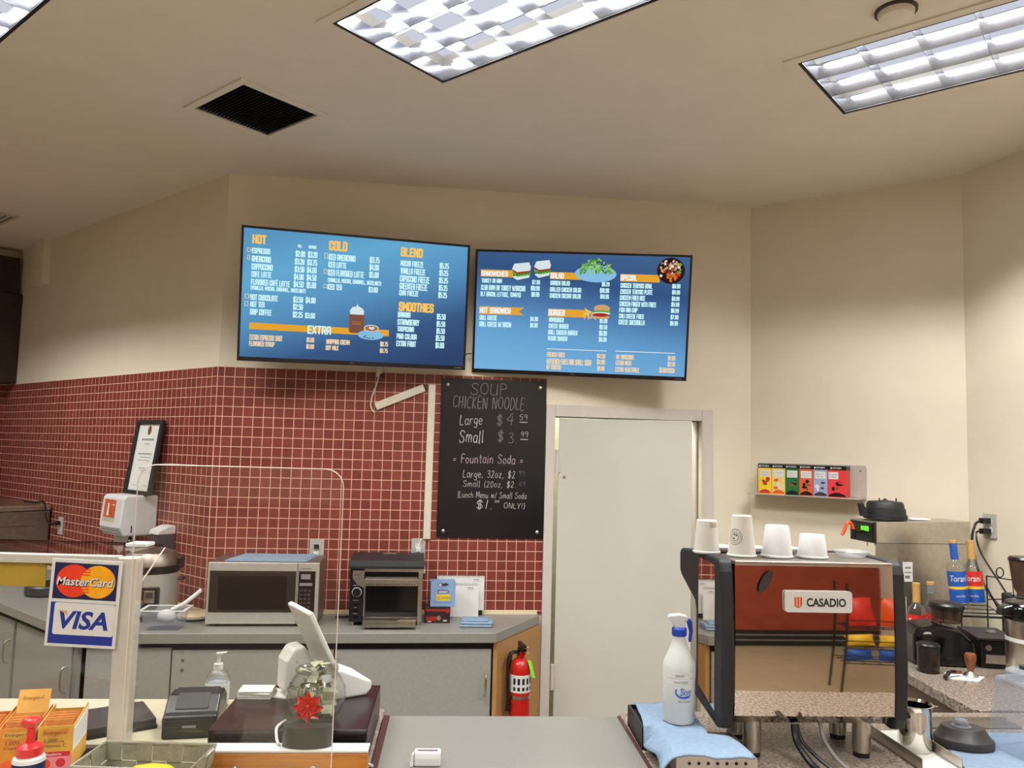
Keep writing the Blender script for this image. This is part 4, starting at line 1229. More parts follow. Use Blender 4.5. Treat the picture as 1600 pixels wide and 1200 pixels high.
for w in (.74, .66, .6, .55):
    d = MB().box(x - w + .02, x - .02, -.62, -.602, .09, ZB - .075).build('door', 'lam', lc, bevel=.002)
    hx = x - .06
    MB().tube(spline([(hx, -.62, .63), (hx, -.645, .64), (hx, -.65, .69), (hx, -.645, .74), (hx, -.62, .75)]), .005).build('handle', 'steel', d, smooth=True)
    x -= w

# fire extinguisher on the tan end panel
dgx, dgo = .279, -.40
ln = math.hypot(dgx, dgo); ox, oo = .40 / ln, .279 / ln      # outward from the end panel, in (t, off)
pt, po = 1.575 + .018, .335
ex = thing('fire_extinguisher', 'red fire extinguisher with a lime tag hung on the tan cabinet end', 'fire extinguisher', wc(pt + ox * .062, po + oo * .062, .478), A0 + radians(14))
MB().lathe([(.0, 0), (.045, 0), (.053, .008), (.053, .255), (.047, .285), (.03, .305), (.02, .31), (.02, .325)], 32).build('cylinder', 'redx', ex, smooth=True)
MB().lathe([(.0535, .15), (.0535, .235)], 32).build('label', 'label', ex, smooth=True)
b = MB()
for a in (-150, -125, -100, -75, -50):
    for z, h in ((.16, .018), (.19, .03)):
        t0, t1 = radians(a), radians(a + 14)
        b.add([(.0540 * cos(t0), .0540 * sin(t0), z), (.0540 * cos(t1), .0540 * sin(t1), z), (.0540 * cos(t1), .0540 * sin(t1), z + h), (.0540 * cos(t0), .0540 * sin(t0), z + h)], [(0, 1, 2, 3)])
b.build('label_print', 'ink', ex)
MB().lathe([(.0545, .118), (.0545, .134)], 32).build('strap', 'steel', ex, smooth=True)
MB().cyl((0, 0, .325), (0, 0, .355), .016, n=16).box(-.01, .014, -.045, .02, .35, .362).build('valve', 'brownblk', ex)
MB().hexa([(-.008, -.06, .372), (.008, -.06, .372), (.008, .02, .366), (-.008, .02, .366)], [(-.008, -.06, .38), (.008, -.06, .38), (.008, .02, .39), (-.008, .02, .39)]).build('lever', 'brownblk', ex)
MB().cyl((.0, -.018, .335), (0, -.03, .335), .014, n=16).build('gauge', 'redx', ex)
MB().tube([(.03 + .014 * cos(t / 10 * 2 * pi), -.02, .35 + .016 * sin(t / 10 * 2 * pi)) for t in range(11)], .0018).build('pull_ring', 'steel', ex, smooth=True)
MB().tube(spline([(-.016, 0, .34), (-.055, -.005, .335), (-.072, -.01, .28), (-.068, -.012, .2), (-.066, -.012, .1)]), .009).build('hose', 'black', ex, smooth=True)
MB().cyl((-.066, -.012, .1), (-.066, -.012, .06), .011, .014, n=14).build('nozzle', 'black', ex, smooth=True)
tg = MB().add([(.02, -.045, .31), (.045, -.03, .30), (.066, -.04, .215), (.04, -.057, .225), ], [(0, 1, 2, 3)])
tg.build('tag', 'lime', ex, solid=.0015)
box('wall_bracket', 'blackm', ex, -.012, .012, .0535, .061, .12, .33).rotation_euler = (0, 0, radians(41))

# microwave with a folded towel
mw = thing('microwave', 'stainless microwave on the back worktop under a pale blue towel', 'microwave', wc(.352, .303, ZB), A0)
w = .27; D_ = .285; Hm = .312
box('case', 'steeld', mw, -w, w, .006, D_, .012, Hm, .004)
box('front_panel', 'silver', mw, -w, w, -.012, .006, .012, Hm, .003)
box('door_window', 'dkglass', mw, -w + .012, .158, -.0145, -.012, .07, Hm - .04, .001)
box('inner_window', 'blackg', mw, -.215, .115, -.0153, -.0145, .085, Hm - .065)
box('door_seam', 'black', mw, .163, .1655, -.0135, -.012, .012, Hm)
box('control_panel', 'blackg', mw, .17, w - .018, -.0145, -.012, .055, Hm - .04, .001)
box('display', 'mgrey', mw, .182, .228, -.0155, -.0145, Hm - .08, Hm - .055)
b = MB()
for r in range(6):
    for k in range(3): b.box(.178 + k * .02, .192 + k * .02, -.0153, -.0145, .07 + r * .02, .082 + r * .02)
b.build('button', 'dgrey', mw)
box('button_strip', 'mgrey', mw, .176, .238, -.0155, -.0145, .2, .214)
box('release_button', 'steel', mw, .17, w - .012, -.0145, -.012, .018, .05, .001)
text_part('logo', [('Panasonic', .18, Hm - .03, .007, .05)], 'ink', mw, y=-.0127)
b = MB()
for x in (-.22, .22):
    for y in (.03, .25): b.cyl((x, y, 0), (x, y, .013), .012, n=12)
b.build('foot', 'black', mw)
tw = MB()
tw.hexa([(-.205, .03, 0), (.2, .03, 0), (.235, .26, 0), (-.16, .262, 0)], [(-.2, .034, .006), (.195, .034, .006), (.23, .256, .006), (-.156, .258, .006)])
tw.hexa([(-.19, .04, .006), (.19, .04, .006), (.225, .25, .006), (-.15, .255, .006)], [(-.185, .044, .011), (.186, .044, .011), (.22, .246, .011), (-.146, .25, .011)])
o = tw.build('folded_towel', 'blue', bevel=.003, loc=wc(.352, .303, ZB + Hm), rz=A0)
tag(o, 'pale blue towel folded flat on top of the microwave', 'towel')

# conveyor toaster
ts = thing('conveyor_toaster', 'black and steel conveyor toaster on the back worktop', 'toaster', wc(.957, .30, ZB), A0)
w = .182
box('case', 'steeld', ts, -w, w, .03, .26, .02, .30, .003)
MB().prism([(-.012, .285), (.0, .325), (.25, .335), (.262, .31), (.262, .3), (-.012, .3)][::-1], 'x', -w - .006, w + .006).build('top_cover', 'blackm', ts, bevel=.003)
box('control_panel', 'black', ts, -w, -.112, -.002, .03, .02, .285, .002)
MB().prism([(-w + .012, .275), (-.112, .275), (-.112, .19), (-.145, .205), (-w + .012, .235)], 'y', -.005, -.002).build('name_plate', 'steel', ts)
text_part('logo', [('APW', -.165, .248, .011, .036), ('AT Express', -.17, .232, .005, .044)], 'ink', ts, y=-.0055)
MB().cyl((-.147, -.02, .168), (-.147, -.002, .168), .020, .022, n=24).build('knob', 'black', ts, smooth=True)
MB().lathe([(.021, 0), (.024, 0), (.024, .002), (.021, .002)], 28).xf(Matrix.Rotation(radians(90), 4, 'X')).build('dial_ring', 'label', ts).location = (-.147, -.0025, .168)
text_part('dial_text', [('LIGHT', -.165, .2, .004, .016), ('DARK', -.146, .2, .004, .016), ('POWER', -.165, .125, .004, .03), ('HI', -.155, .09, .004, .01), ('STBY', -.16, .06, .004, .02)], 'label', ts, y=-.0025)
for z in (.1, .07, .04): box('rocker_switch', 'blackg', ts, -.158, -.138, -.005, -.002, z, z + .014, .001)
f = MB()
f.box(-.112, w, -.002, .03, .27, .285).box(w - .022, w, -.002, .03, .02, .27).box(-.112, w - .022, -.008, .03, .2, .232).box(-.112, -.104, -.004, .03, .05, .2)
f.build('front_frame', 'steel', ts, bevel=.001)
box('inlet', 'blackg', ts, -.112, w - .022, .02, .03, .232, .27)
box('conveyor_rack', 'steeld', ts, -.106, w - .026, .004, .02, .232, .242)
box('oven_mouth', 'blackg', ts, -.104, w - .022, .024, .03, .04, .2)
b = MB()
for k in range(20): b.cyl((-.1 + k * .0127, -.0085, .207), (-.1 + k * .0127, -.0078, .207), .003, n=8)
b.build('vent_hole', 'black', ts)
MB().prism([(-.09, .012), (.03, .02), (.03, .034), (-.085, .045), (-.09, .045)], 'x', -.108, w - .028).build('catch_tray', 'steel', ts, bevel=.001)
box('tray_lip', 'chrome', ts, -.108, w - .028, -.09, -.084, .045, .05)
box('top_badge', 'steel', ts, -.03, .04, .2, .22, .33, .338)
b = MB()
for x in (-.165, .165):
    for y in (.03, .24): b.cyl((x, y, 0), (x, y, .021), .012, n=12)
b.build('foot', 'steel', ts)
tag(MB().tube([wc(.728 + .03 * cos(a), .115 + .028 * sin(a), ZB + .007 + .006 * sin(a)) for a in [k / 16 * 2 * pi for k in range(14)]], .0055).build('cord_loop', 'black', smooth=True), 'small loop of black cord on the worktop left of the toaster', 'cord')

# gloves, dark carton, desk calendars, cloth
dc = thing('dark_carton', 'low dark carton with red print under the glove box', 'box', wc(1.222, .235, ZB), A0)
box('carton', 'dred', dc, -.066, .066, 0, .10, 0, .082, .001)
MB().rect(-.058, -.004, .012, .034, -.0008).rect(-.06, .05, .06, .072, -.0008).oval(.052, .064, .012, .012, -.0008).build('print', 'dredlab', dc)
MB().prism([(.008 + .011 * cos(a), .026 + .012 * sin(a)) for a in [k / 16 * 2 * pi for k in range(16)]], 'y', -.0009, -.0004).build('print', 'steel', dc)
MB().rect(-.05, -.03, .006, .01, -.0009).rect(.03, .05, .01, .016, -.0009).build('print', 'label', dc)
gb = thing('glove_box', 'blue glove box with a yellow GLOVES panel, standing on the dark carton', 'box', wc(1.248, .225, ZB + .0825), A0 + radians(3))
box('carton', 'glove', gb, -.065, .065, 0, .085, 0, .128, .001)
MB().prism(rrect(-.036, .040, .03, .062, .012), 'y', -.0006, .0).build('yellow_panel', 'yellow', gb)
text_part('print', [('GLOVES', -.034, .037, .013, .072)], 'ink', gb, y=-.0009)
text_part('print', [('DISPOSABLE POLY', -.05, .018, .004, .1)], 'navy', gb, y=-.0009)
MB().rect(-.027, .028, .068, .083, -.0006).build('print', 'navy', gb); MB().rect(-.023, .024, .071, .079, -.0008).build('print', 'label', gb)
MB().flat([(-.03, .112), (-.018, .121), (0, .117), (.016, .121), (.03, .112), (.012, .104), (-.012, .107)], -.0006).build('print', 'dgrey', gb)
MB().flat([(-.026, .112), (-.015, .119), (-.006, .11), (-.016, .106)], -.0008).build('print', 'label', gb)


def calendar(t, off, z0, wd, ht, label):
    c = thing('desk_calendar', label, 'calendar', wc(t, off, z0), (radians(-6), 0, A0), 'desk calendars')
    box('pad', 'paper', c, -wd / 2, wd / 2, 0, .006, 0, ht, .001)
    r = MB(); n = 26
    for k in range(n):
        x = -wd / 2 + .01 + k * (wd - .02) / (n - 1)
        r.tube([(x, .003 + .006 * cos(a), ht - .002 + .007 * sin(a)) for a in [q / 8 * 2 * pi for q in range(9)]], .0012, 5)
    r.build('spiral_binding', 'mgrey', c)
    MB().rect(wd / 2 - .06, wd / 2 - .03, ht - .022, ht - .018, -.0006).rect(wd / 2 - .065, wd / 2 - .02, ht - .03, ht - .0285, -.0006).build('print', 'greyink', c)
    return c


calendar(1.330, .085, ZB + .001, .235, .172, 'front white spiral desk calendar leaning beside the glove box')
calendar(1.352, .036, ZB + .0265, .26, .182, 'rear white spiral desk calendar half hidden behind the front one')
MB().box(-.12, .12, -.004, .016, 0, .026).build('calendar_base', 'black', None, loc=wc(1.352, .032, ZB), rz=A0)
tag(bpy.data.objects['calendar_base'], 'black foot strip under the rear desk calendar', 'stand')
cl = MB()
def fold(b, x0, x1, y0, y1, z0, z1, k):
    n = 10
    for i in range(n):
        pass
    b.prism([(y0, z0), (y1, z0), (y1 + .004, (z0 + z1) / 2), (y1, z1 - .001), (y0 + .02, z1 + .002 * k), (y0, z1), (y0 - .006, (z0 + z1) / 2)], 'x', x0, x1)
fold(cl, -.082, .08, -.055, .055, .0, .013, 1)
fold(cl, -.076, .083, -.05, .056, .013, .026, 2)
fold(cl, -.07, .06, -.04, .05, .026, .036, 1)
o = cl.build('folded_cloth', 'blue', bevel=.004, seg=3, loc=wc(1.42, .285, ZB), rz=A0 - radians(4))
tag(o, 'small pale blue cloth folded on the right end of the back worktop', 'cloth')

# cooker, tub, scoop and small things by the wall corner
ck = thing('rice_cooker', 'steel drum rice cooker with a dark band and square control panel', 'rice cooker', (-1.835, 4.125, ZB), A0)
MB().lathe([(.0, .03), (.128, .03), (.138, .04), (.138, .235)], 48).build('body', 'silver', ck, smooth=True)
MB().lathe([(.14, .235), (.142, .24), (.142, .268), (.138, .272)], 48).build('band', 'black', ck, smooth=True)
MB().lathe([(.139, .272), (.135, .305), (.115, .335), (.06, .35), (0, .352)], 48).build('lid', 'steeld', ck, smooth=True)
box('hinge_block', 'black', ck, .11, .155, -.02, .05, .25, .31, .006)
b = MB()
for a in (40, 140, 220, 320): b.box(.11 * cos(radians(a)) - .03, .11 * cos(radians(a)) + .03, .11 * sin(radians(a)) - .02, .11 * sin(radians(a)) + .02, 0, .034)
b.build('foot', 'black', ck, bevel=.004)
p = MB(); p.prism(rrect(-.005, .085, .07, .175, .012), 'y', -.148, -.10); p.build('panel_surround', 'black', ck, bevel=.004)
box('control_panel', 'steel', ck, .022, .072, -.151, -.148, .10, .16, .002)
box('display', 'dgrey', ck, .03, .064, -.1525, -.151, .125, .15)
MB().tube(spline([(.142, -.01, .20), (.165, -.01, .2), (.168, -.01, .21)]), .008).build('handle', 'black', ck, smooth=True)
tb = thing('plastic_tub', 'clear plastic tub with a scoop standing by the cooker', 'tub', wc(-.095, .345, ZB), A0)
def frust(x0, y0, x1, y1, z0, z1): return ([(-x0, -y0, z0), (x0, -y0, z0), (x0, y0, z0), (-x0, y0, z0)], [(-x1, -y1, z1), (x1, -y1, z1), (x1, y1, z1), (-x1, y1, z1)])
b = MB(); lo, hi = frust(.078, .052, .095, .066, .0, .095)
b.add(lo + hi, [(0, 3, 2, 1), (0, 1, 5, 4), (1, 2, 6, 5), (2, 3, 7, 6), (3, 0, 4, 7)])
b.build('wall', 'clearp', tb)
r = MB()
for x0, x1, y0, y1 in ((-.108, .108, -.078, -.064), (-.108, .108, .064, .078), (-.108, -.094, -.064, .064), (.094, .108, -.064, .064)): r.box(x0, x1, y0, y1, .092, .096)
r.build('rim', 'frost', tb, bevel=.001)
sc_ = thing('scoop', 'white plastic scoop resting in the clear tub with its handle up', 'scoop', wc(-.07, .345, ZB + .012), A0)
MB().tube(spline([(.0, 0, .075), (.05, .01, .1), (.1, .03, .14), (.125, .04, .165)]), .010).build('handle', 'white', sc_, smooth=True)
MB().ball((-.02, 0, .045), .045, .032, .032).build('bowl', 'white', sc_, smooth=True)
cd = thing('cutting_disc', 'cream round board lying on the worktop at the wall corner', 'board', wc(-.015, .13, ZB), A0)
MB().lathe([(0, .0), (.08, 0), (.085, .006), (.085, .012)], 32).build('base', 'dgrey', cd, smooth=True)
MB().lathe([(.085, .012), (.086, .024), (.08, .028), (0, .028)], 32).build('top', 'caulk', cd, smooth=True)
pn = thing('hot_plate', 'small dark round hot plate on the left worktop, seen through the glass', 'hot plate', (-2.66, 4.66, ZB), A1)
MB().lathe([(0, 0), (.11, 0), (.12, .01), (.12, .05), (.11, .06), (0, .06)], 32).build('body', 'dgrey', pn, smooth=True)
MB().lathe([(.1, .06), (.1, .066), (0, .067)], 32).build('plate', 'black', pn, smooth=True)

# steel steamer on the left worktop
st = thing('counter_steamer', 'large dull steel countertop steamer at the far left tiled wall', 'steamer', wl(-2.05, .02, ZB), A1)
box('body', 'steeld', st, -.75, 0, -.56, 0, .03, .40, .006)
box('lid', 'steel', st, -.75, .012, -.57, -.0, .405, .44, .006)
box('end_vent', 'dgrey', st, .0, .002, -.5, -.1, .2, .206)
box('end_seam', 'dgrey', st, .0, .002, -.5, -.1, .3, .304)
b = MB()
for x in (-.7, -.05):
    for y in (-.5, -.06): b.cyl((x, y, 0), (x, y, .031), .02, n=12)
b.build('foot', 'black', st)
bk = thing('black_canister', 'black container standing on the far left steel steamer', 'container', wl(-2.42, .42, ZB + .4405), A1)
box('body', 'black', bk, -.09, .09, -.08, .08, 0, .17, .01)
box('lid', 'blackg', bk, -.095, .095, -.085, .085, .17, .185, .004)
tag(MB().tube(spline([wl(-1.886, .035, 1.258), wl(-1.93, .06, 1.25), wl(-1.98, .07, 1.29), wl(-2.03, .07, 1.39), wl(-2.1, .1, 1.385), wl(-2.3, .1, 1.38)]), .006).build('steamer_lead', 'black', smooth=True), 'black lead from the left tile outlet over the steel steamer', 'cord')
o = outlet('wall outlet under the towel dispenser with two black plugs', wl(-.845, .0062, 1.235), A1, [(-.02, 'black', .04), (.02, 'black', .04)])
tag(MB().tube(spline([wl(-.845, .055, 1.255), wl(-.9, .07, 1.25), wl(-.96, .075, 1.2), wl(-.98, .07, 1.10), wl(-.99, .06, .95)]), .007).build('cooker_lead', 'black', smooth=True), 'black lead curving down from the outlet under the towel dispenser', 'cord')

# ------------------------------------------------------------------ front counters
AF = radians(4)
UF, VF = Vector((cos(AF), sin(AF), 0)), Vector((-sin(AF), cos(AF), 0))
F0 = Vector((0, 2.55, 0))
ZF = 1.0
def fp(a, b, z=0): return F0 + UF * a + VF * b + Vector((0, 0, z))

fc = thing('front_counter', 'cream laminate service counter at the left under the register things', 'counter', F0, AF)
box('worktop', 'cream', fc, -2.2, -.412, -1.05, .155, ZF - .04, ZF, .003)
box('base', 'lam', fc, -2.18, -.42, -1.0, .12, 0, ZF - .04)
gs = thing('granite_edge', 'narrow speckled granite strip between the cash drawer counter and the grey flap', 'counter edge', F0, AF)
box('slab', 'granite', gs, -.411, -.374, -1.05, .065, ZF - .04, ZF, .002)
box('support', 'brownlam', gs, -.405, -.38, -1.0, .05, 0, ZF - .04)
fg = thing('counter_flap', 'grey laminate lift-up counter flap with dark brown edges, bottom centre', 'counter flap', F0, AF)
box('leaf', 'lamtop', fg, -.353, .362, -.80, 0.0, ZF - .03, ZF, .002)
for x0, x1 in ((-.371, -.353), (.362, .372)): box('edge_band', 'maroon', fg, x0, x1, -.80, -.0, ZF - .032, ZF + .002, .002)
box('hinge_rail', 'steel', fg, .362, .371, -.8, 0, ZF - .045, ZF - .033)
gc = thing('granite_counter', 'speckled granite counter under the espresso machine', 'counter', F0, AF)
MB().prism([(.374, -.9), (2.3, -.9), (2.3, .05), (1.6, .05), (.43, .05), (.374, .03)], 'z', ZF - .04, ZF).build('slab', 'granite', gc, bevel=.003)
box('base', 'brownlam', gc, .40, 2.28, -.85, .02, 0, ZF - .041)
rc = thing('rear_granite_counter', 'speckled granite side counter with a brown front under the coffee brewer', 'counter', (0, 0, 0))
MB().prism([(1.585, 2.735), (2.62, 2.81), (2.29, 3.955), (1.62, 4.43), (1.585, 4.43)], 'z', ZF - .04, ZF).build('slab', 'granite', rc, bevel=.003)
MB().prism([(1.61, 2.75), (2.60, 2.82), (2.28, 3.94), (1.63, 4.40), (1.61, 4.40)], 'z', 0, ZF - .04).build('base', 'brownlam', rc)

# cash drawer and things on it
cdw = thing('cash_drawer', 'wide glossy brown-black cash drawer on the cream counter', 'cash drawer', (-.5515, 2.0905, ZF), radians(4.4))
box('case', 'brownblk', cdw, -.202, .202, .004, .395, 0.004, .10, .004)
box('drawer_front', 'blackg', cdw, -.198, .198, 0, .004, .008, .078, .001)
MB().cyl((.15, -.002, .05), (.15, 0.0, .05), .01, n=14).build('lock', 'steel', cdw)
b = MB()
for x in (-.18, .18):
    for y in (.03, .37): b.cyl((x, y, 0), (x, y, .005), .015, n=10)
b.build('foot', 'black', cdw)
ZD = ZF + .10
rp = thing('receipt_stack', 'loose stack of white receipt slips on the cash drawer', 'paper stack', (-.72, 2.355, ZD), radians(2))
for k, (dx, dy, a) in enumerate(((0, 0, 0), (.004, .002, 2), (-.003, .004, -3), (.006, -.002, 4))):
    box('slip', 'paper', rp, -.045, .05, -.03, .035, .0005 + k * .006, .005 + k * .006, .001).rotation_euler = (0, 0, radians(a))
rq = MB().hexa([(-.05, -.028, 0), (.055, -.03, 0), (.06, .02, .004), (-.045, .03, .006)], [(-.05, -.028, .004), (.055, -.03, .004), (.06, .02, .009), (-.045, .03, .011)])
tag(rq.build('receipt_slip', 'paper', loc=(-.665, 2.375, ZD + .0005), rz=radians(-14)), 'single white receipt slip lying against the receipt stack', 'paper')

jar = thing('tip_jar', 'round glass tip jar of banknotes with a red bow and handwriting', 'jar', (-.505, 2.185, ZD))
MB().shell([(.0, .004), (.05, .004), (.068, .02), (.079, .05), (.078, .08), (.064, .108), (.056, .118), (.056, .146), (.0585, .150), (.056, .152), (.0535, .148), (.0535, .118), (.061, .106), (.075, .08), (.076, .05), (.065, .022), (.05, .008), (0, .008)], 48).build('glass', 'jarglass', jar, smooth=True)
MB().lathe([(.0565, .126), (.0585, .129), (.0565, .132)], 40).build('neck_ring', 'jarglass', jar, smooth=True)
text_part('handwriting', [("For Your", -.066, .092, .016, .09)], 'ink', jar, y=0.0, bold=-.004, shear=.15, curve=.0795)
bw = MB()
rb = random.Random(5)
for k in range(16):
    a = 2 * pi * k / 8 + (k // 8) * .4; L = .041 - .014 * (k // 8)
    zc, dpt = .055, -.079 - .006 * (k // 8)
    d = Vector((cos(a), 0, sin(a))); n = Vector((-sin(a), 0, cos(a)))
    p0 = Vector((0, dpt, zc)); tip = p0 + d * L + Vector((0, -.004, 0))
    m1 = p0 + d * L * .6 + n * .011 + Vector((0, -.014, 0)); m2 = p0 + d * L * .6 - n * .011 + Vector((0, -.014, 0))
    bw.add([p0, m1, tip, m2], [(0, 1, 2), (0, 2, 3)])
bw.ball((0, -.09, .058), .007, .006, .007, 10, 6)
bw.build('bow', 'bow', jar)
rb = random.Random(11)
bill0 = None
for k in range(44):
    a = rb.uniform(0, 2 * pi); r = rb.uniform(.012, .05) if k < 37 else rb.uniform(0, .02)
    m = MB(); n = 6; L = rb.uniform(.045, .075); wv = rb.uniform(.003, .008)
    vs = []
    for i in range(n + 1):
        s = i / n - .5
        for q in (-.014, .014):
            vs.append((q, wv * sin(s * 7 + k) , s * L))
    m.add(vs, [(2 * i, 2 * i + 1, 2 * i + 3, 2 * i + 2) for i in range(n)])
    z = rb.uniform(.04, .066) if k < 37 else .105 + .005 * (k - 37)
    tilt = rb.uniform(-.35, .35) if k < 37 else rb.uniform(1.2, 1.5)
    mt = Matrix.Translation((r * cos(a), r * sin(a) , z)) @ Matrix.Rotation(rb.uniform(0, pi), 4, 'Z') @ Matrix.Rotation(tilt, 4, 'X')
    m.xf(mt)
    o = m.build('banknote', 'bill', loc=(-.505, 2.185, ZD + .002), solid=.0006)
    tag(o, 'crumpled green banknote inside the glass tip jar', 'banknote', 'banknotes in the tip jar')
sd2 = thing('round_stand', 'black round bowl stand in front of the tip jar', 'stand', (-.513, 2.113, ZD - .0), 0)
bpy.data.objects.remove(sd2)
ps = thing('phone_dock', 'low black round-topped block at the foot of the tip jar', 'stand', (-.490, 2.042, ZF + .0805), radians(4))
MB().prism([(.062 * cos(t), .03 * sin(t)) for t in [pi + k / 14 * pi for k in range(15)]] + [(.062, .012), (-.062, .012)], 'z', 0, .05).build('body', 'black', ps, smooth=True)
bpy.data.objects['phone_dock'].location.y = 2.046
tag(MB().tube(spline([(-.575, 2.150, ZD + .004), (-.580, 2.11, ZD + .006), (-.578, 2.078, ZD + .006), (-.570, 2.058, ZD - .012), (-.558, 2.036, ZF + .085)]), .0035).build('white_lead', 'white', smooth=True),
    'white lead looping over the front edge of the cash drawer', 'cord')

# white point-of-sale terminal seen from the back
tm = thing('sales_terminal', 'white sales terminal with its slanted screen seen edge-on, behind the tip jar', 'terminal', (-.488, 2.335, ZD), radians(34))
MB().prism([(-.03, 0), (.10, 0), (.118, .018), (.118, .04), (.02, .085), (-.01, .085), (-.03, .05)], 'y', 0.0, .15).build('base', 'white', tm, bevel=.008, seg=3)
box('printer_slot', 'mgrey', tm, .118, .1186, .03, .12, .022, .032)
MB().cyl((-.0, -.006, .078), (-.0, .156, .078), .009, n=14).build('hinge', 'plate', tm, smooth=True)
MB().hexa([(-.004, -.004, .08), (.010, -.004, .087), (.010, .182, .087), (-.004, .182, .08)], [(-.090, -.004, .252), (-.076, -.004, .259), (-.076, .182, .259), (-.090, .182, .252)]).build('screen_panel', 'white', tm, bevel=.005, seg=3)
MB().prism([(-.06, .0), (-.1, .0), (-.125, .03), (-.125, .11), (-.105, .145), (-.07, .15), (-.058, .13), (-.032, .08), (-.032, .02)], 'y', .06, .14).build('printer_housing', 'white', tm, bevel=.012, seg=3)
MB().cyl((-.006, -.01, .09), (-.006, -.006, .09), .004, n=10).build('screw', 'black', tm)

pr = thing('receipt_printer', 'black receipt printer on the cream counter left of the cash drawer', 'printer', (-.882, 2.288, ZF), radians(12))
MB().prism([(0, 0), (.2, 0), (.2, .068), (.15, .095), (.07, .1), (.02, .068), (0, .06)], 'x', -.073, .073).build('body', 'black', pr, bevel=.006, seg=3)
MB().prism([(.025, .0745), (.078, .106), (.084, .102), (.03, .07)], 'x', -.045, .045).build('paper_cover', 'blackm', pr, bevel=.003)
box('top_cover', 'blackm', pr, -.06, .06, .09, .15, .0945, .1, .002)
MB().rect(-.018, .018, .03, .037, -.0006).build('logo', 'mgrey', pr)
box('seam', 'dgrey', pr, -.0735, .0735, -.0008, .19, .05, .052)
hs = thing('sanitizer_bottle', 'small clear hand sanitizer pump bottle behind the receipt printer', 'bottle', (-.905, 2.56, ZF))
MB().shell([(0, .002), (.034, .002), (.037, .008), (.037, .09), (.03, .108), (.014, .118), (.014, .124), (.012, .124), (.012, .116), (.028, .105), (.035, .088), (.035, .01), (0, .006)], 32).build('body', 'jarglass', hs, smooth=True)
MB().lathe([(0, .006), (.033, .006), (.033, .085), (0, .085)], 28).build('gel', 'clearp', hs, smooth=True)
MB().lathe([(.0372, .03), (.0372, .075)], 28).build('label', 'frost', hs, smooth=True)
MB().cyl((0, 0, .118), (0, 0, .135), .0145, n=20).cyl((0, 0, .135), (0, 0, .16), .006, n=12).build('collar', 'white', hs, smooth=True)
MB().hexa([(-.008, -.006, .158), (.008, -.006, .158), (.008, .006, .158), (-.008, .006, .158)], [(-.009, -.007, .168), (.026, -.006, .172), (.026, .006, .172), (-.009, .007, .168)]).build('pump_head', 'white', hs, bevel=.002)

slab = thing('pos_base', 'flat dark grey square base plate lying behind the white glass-case post', 'base plate', (-1.135, 2.385, ZF), radians(36))
box('plate', 'dgrey', slab, -.092, .092, -.092, .092, 0, .03, .004)
box('rim', 'black', slab, -.095, .095, -.095, .095, 0, .012, .003)

# raised ledge of varnished wood
lg = thing('counter_ledge', 'orange varnished wood ledge with a white top in front of the cash drawer', 'ledge', (-.5365, 2.026, ZF), radians(4))
box('wood_front', 'wood', lg, -.205, .203, -.018, .008, 0, .074, .004)
box('white_top', 'white', lg, -.205, .203, -.018, .034, .0745, .08, .001)
box('backing', 'plate', lg, -.203, .20, .009, .03, 0, .074)
for x in (-.12, .07): MB().lathe([(.009, 0), (.009, .002), (.006, .004), (0, .0042)], 16).xf(Matrix.Rotation(radians(90), 4, 'X')).build('screw', 'steel', lg, smooth=True).location = (x, -.018, .035)

# acrylic screen
ac = thing('acrylic_shield', 'clear acrylic sneeze shield with rounded top corners standing on the counter', 'sneeze shield', (-.668, 1.972, ZF))
pl = rrect(-.256, .256, -.04, .772, .045)
pl = [p for p in pl if p[1] > .4] + [(-.256, .012), (.256, .012)]
MB().prism(pl, 'y', 0, .003).build('sheet', 'acrylic', ac)
e = [(p[0], .0015, p[1]) for p in pl]
e = [(.2555, .0015, .012)] + e[:-2] + [(-.2555, .0015, .012)]
MB().tube(e, .0014, 6).build('edge', 'edge', ac, smooth=True)
b = MB().box(-.23, -.18, -.004, .007, 0, .03).box(.2, .25, -.004, .007, 0, .03)
b.build('foot', 'jarglass', ac)

# glass deli case: post, rails, panes
dg = thing('glass_case', 'white-framed glass counter case with a square corner post', 'display case', (-1.043, 2.2, ZF))
box('post', 'whitem', dg, -.027, .024, 0, .045, 0, .508, .003)
box('rail', 'whitem', dg, -.75, -.027, .0, .03, .488, .512, .002)
box('top_pane', 'glass', dg, -.75, .0, .0, .225, .514, .521)
box('pane_edge', 'blackg', dg, -.75, .0, .222, .2255, .513, .522)
box('front_pane', 'glass', dg, -.75, -.027, .004, .008, .006, .488)
box('side_pane', 'glass', dg, .0245, .0275, .002, .050, .0, .50)
MB().hexa([(.012, .05, .43), (.015, .05, .43), (.015, .056, .43), (.012, .056, .43)], [(.012, .20, .513), (.015, .20, .513), (.015, .206, .513), (.012, .206, .513)]).build('bracket', 'grey', dg)
box('base_channel', 'steel', dg, -.75, -.027, 0, .012, 0, .006)
yb = thing('yellow_strip', 'plain yellow strip along the top inside the glass case', 'banner', (-1.5, 2.216, ZF + .422))  # flat yellow strip just behind the front pane
box('strip', 'banner', yb, -.25, .225, 0, .002, 0, .062)
wp = MB().box(-.03, .03, 0, .06, 0, .010).build('white_card_box', 'white', loc=(-1.085, 2.33, ZF + .5215), bevel=.002)
tag(wp, 'flat white card box lying on top of the glass case', 'box')
sg = thing('card_sign', 'white card-brand sign with red and amber circles above a blue logo, on the case', 'sign', (-1.154, 2.189, ZF + .268), (0, radians(1.6), 0))
box('backing', 'label', sg, -.096, .096, 0, .002, 0, .234, .0005)
y = -.0004
MB().rect(-.087, .087, .127, .224, y).build('navy_panel', 'navy', sg)
MB().oval(-.032, .176, .048, .044, y * 2, 40).build('red_circle', 'mcred', sg)
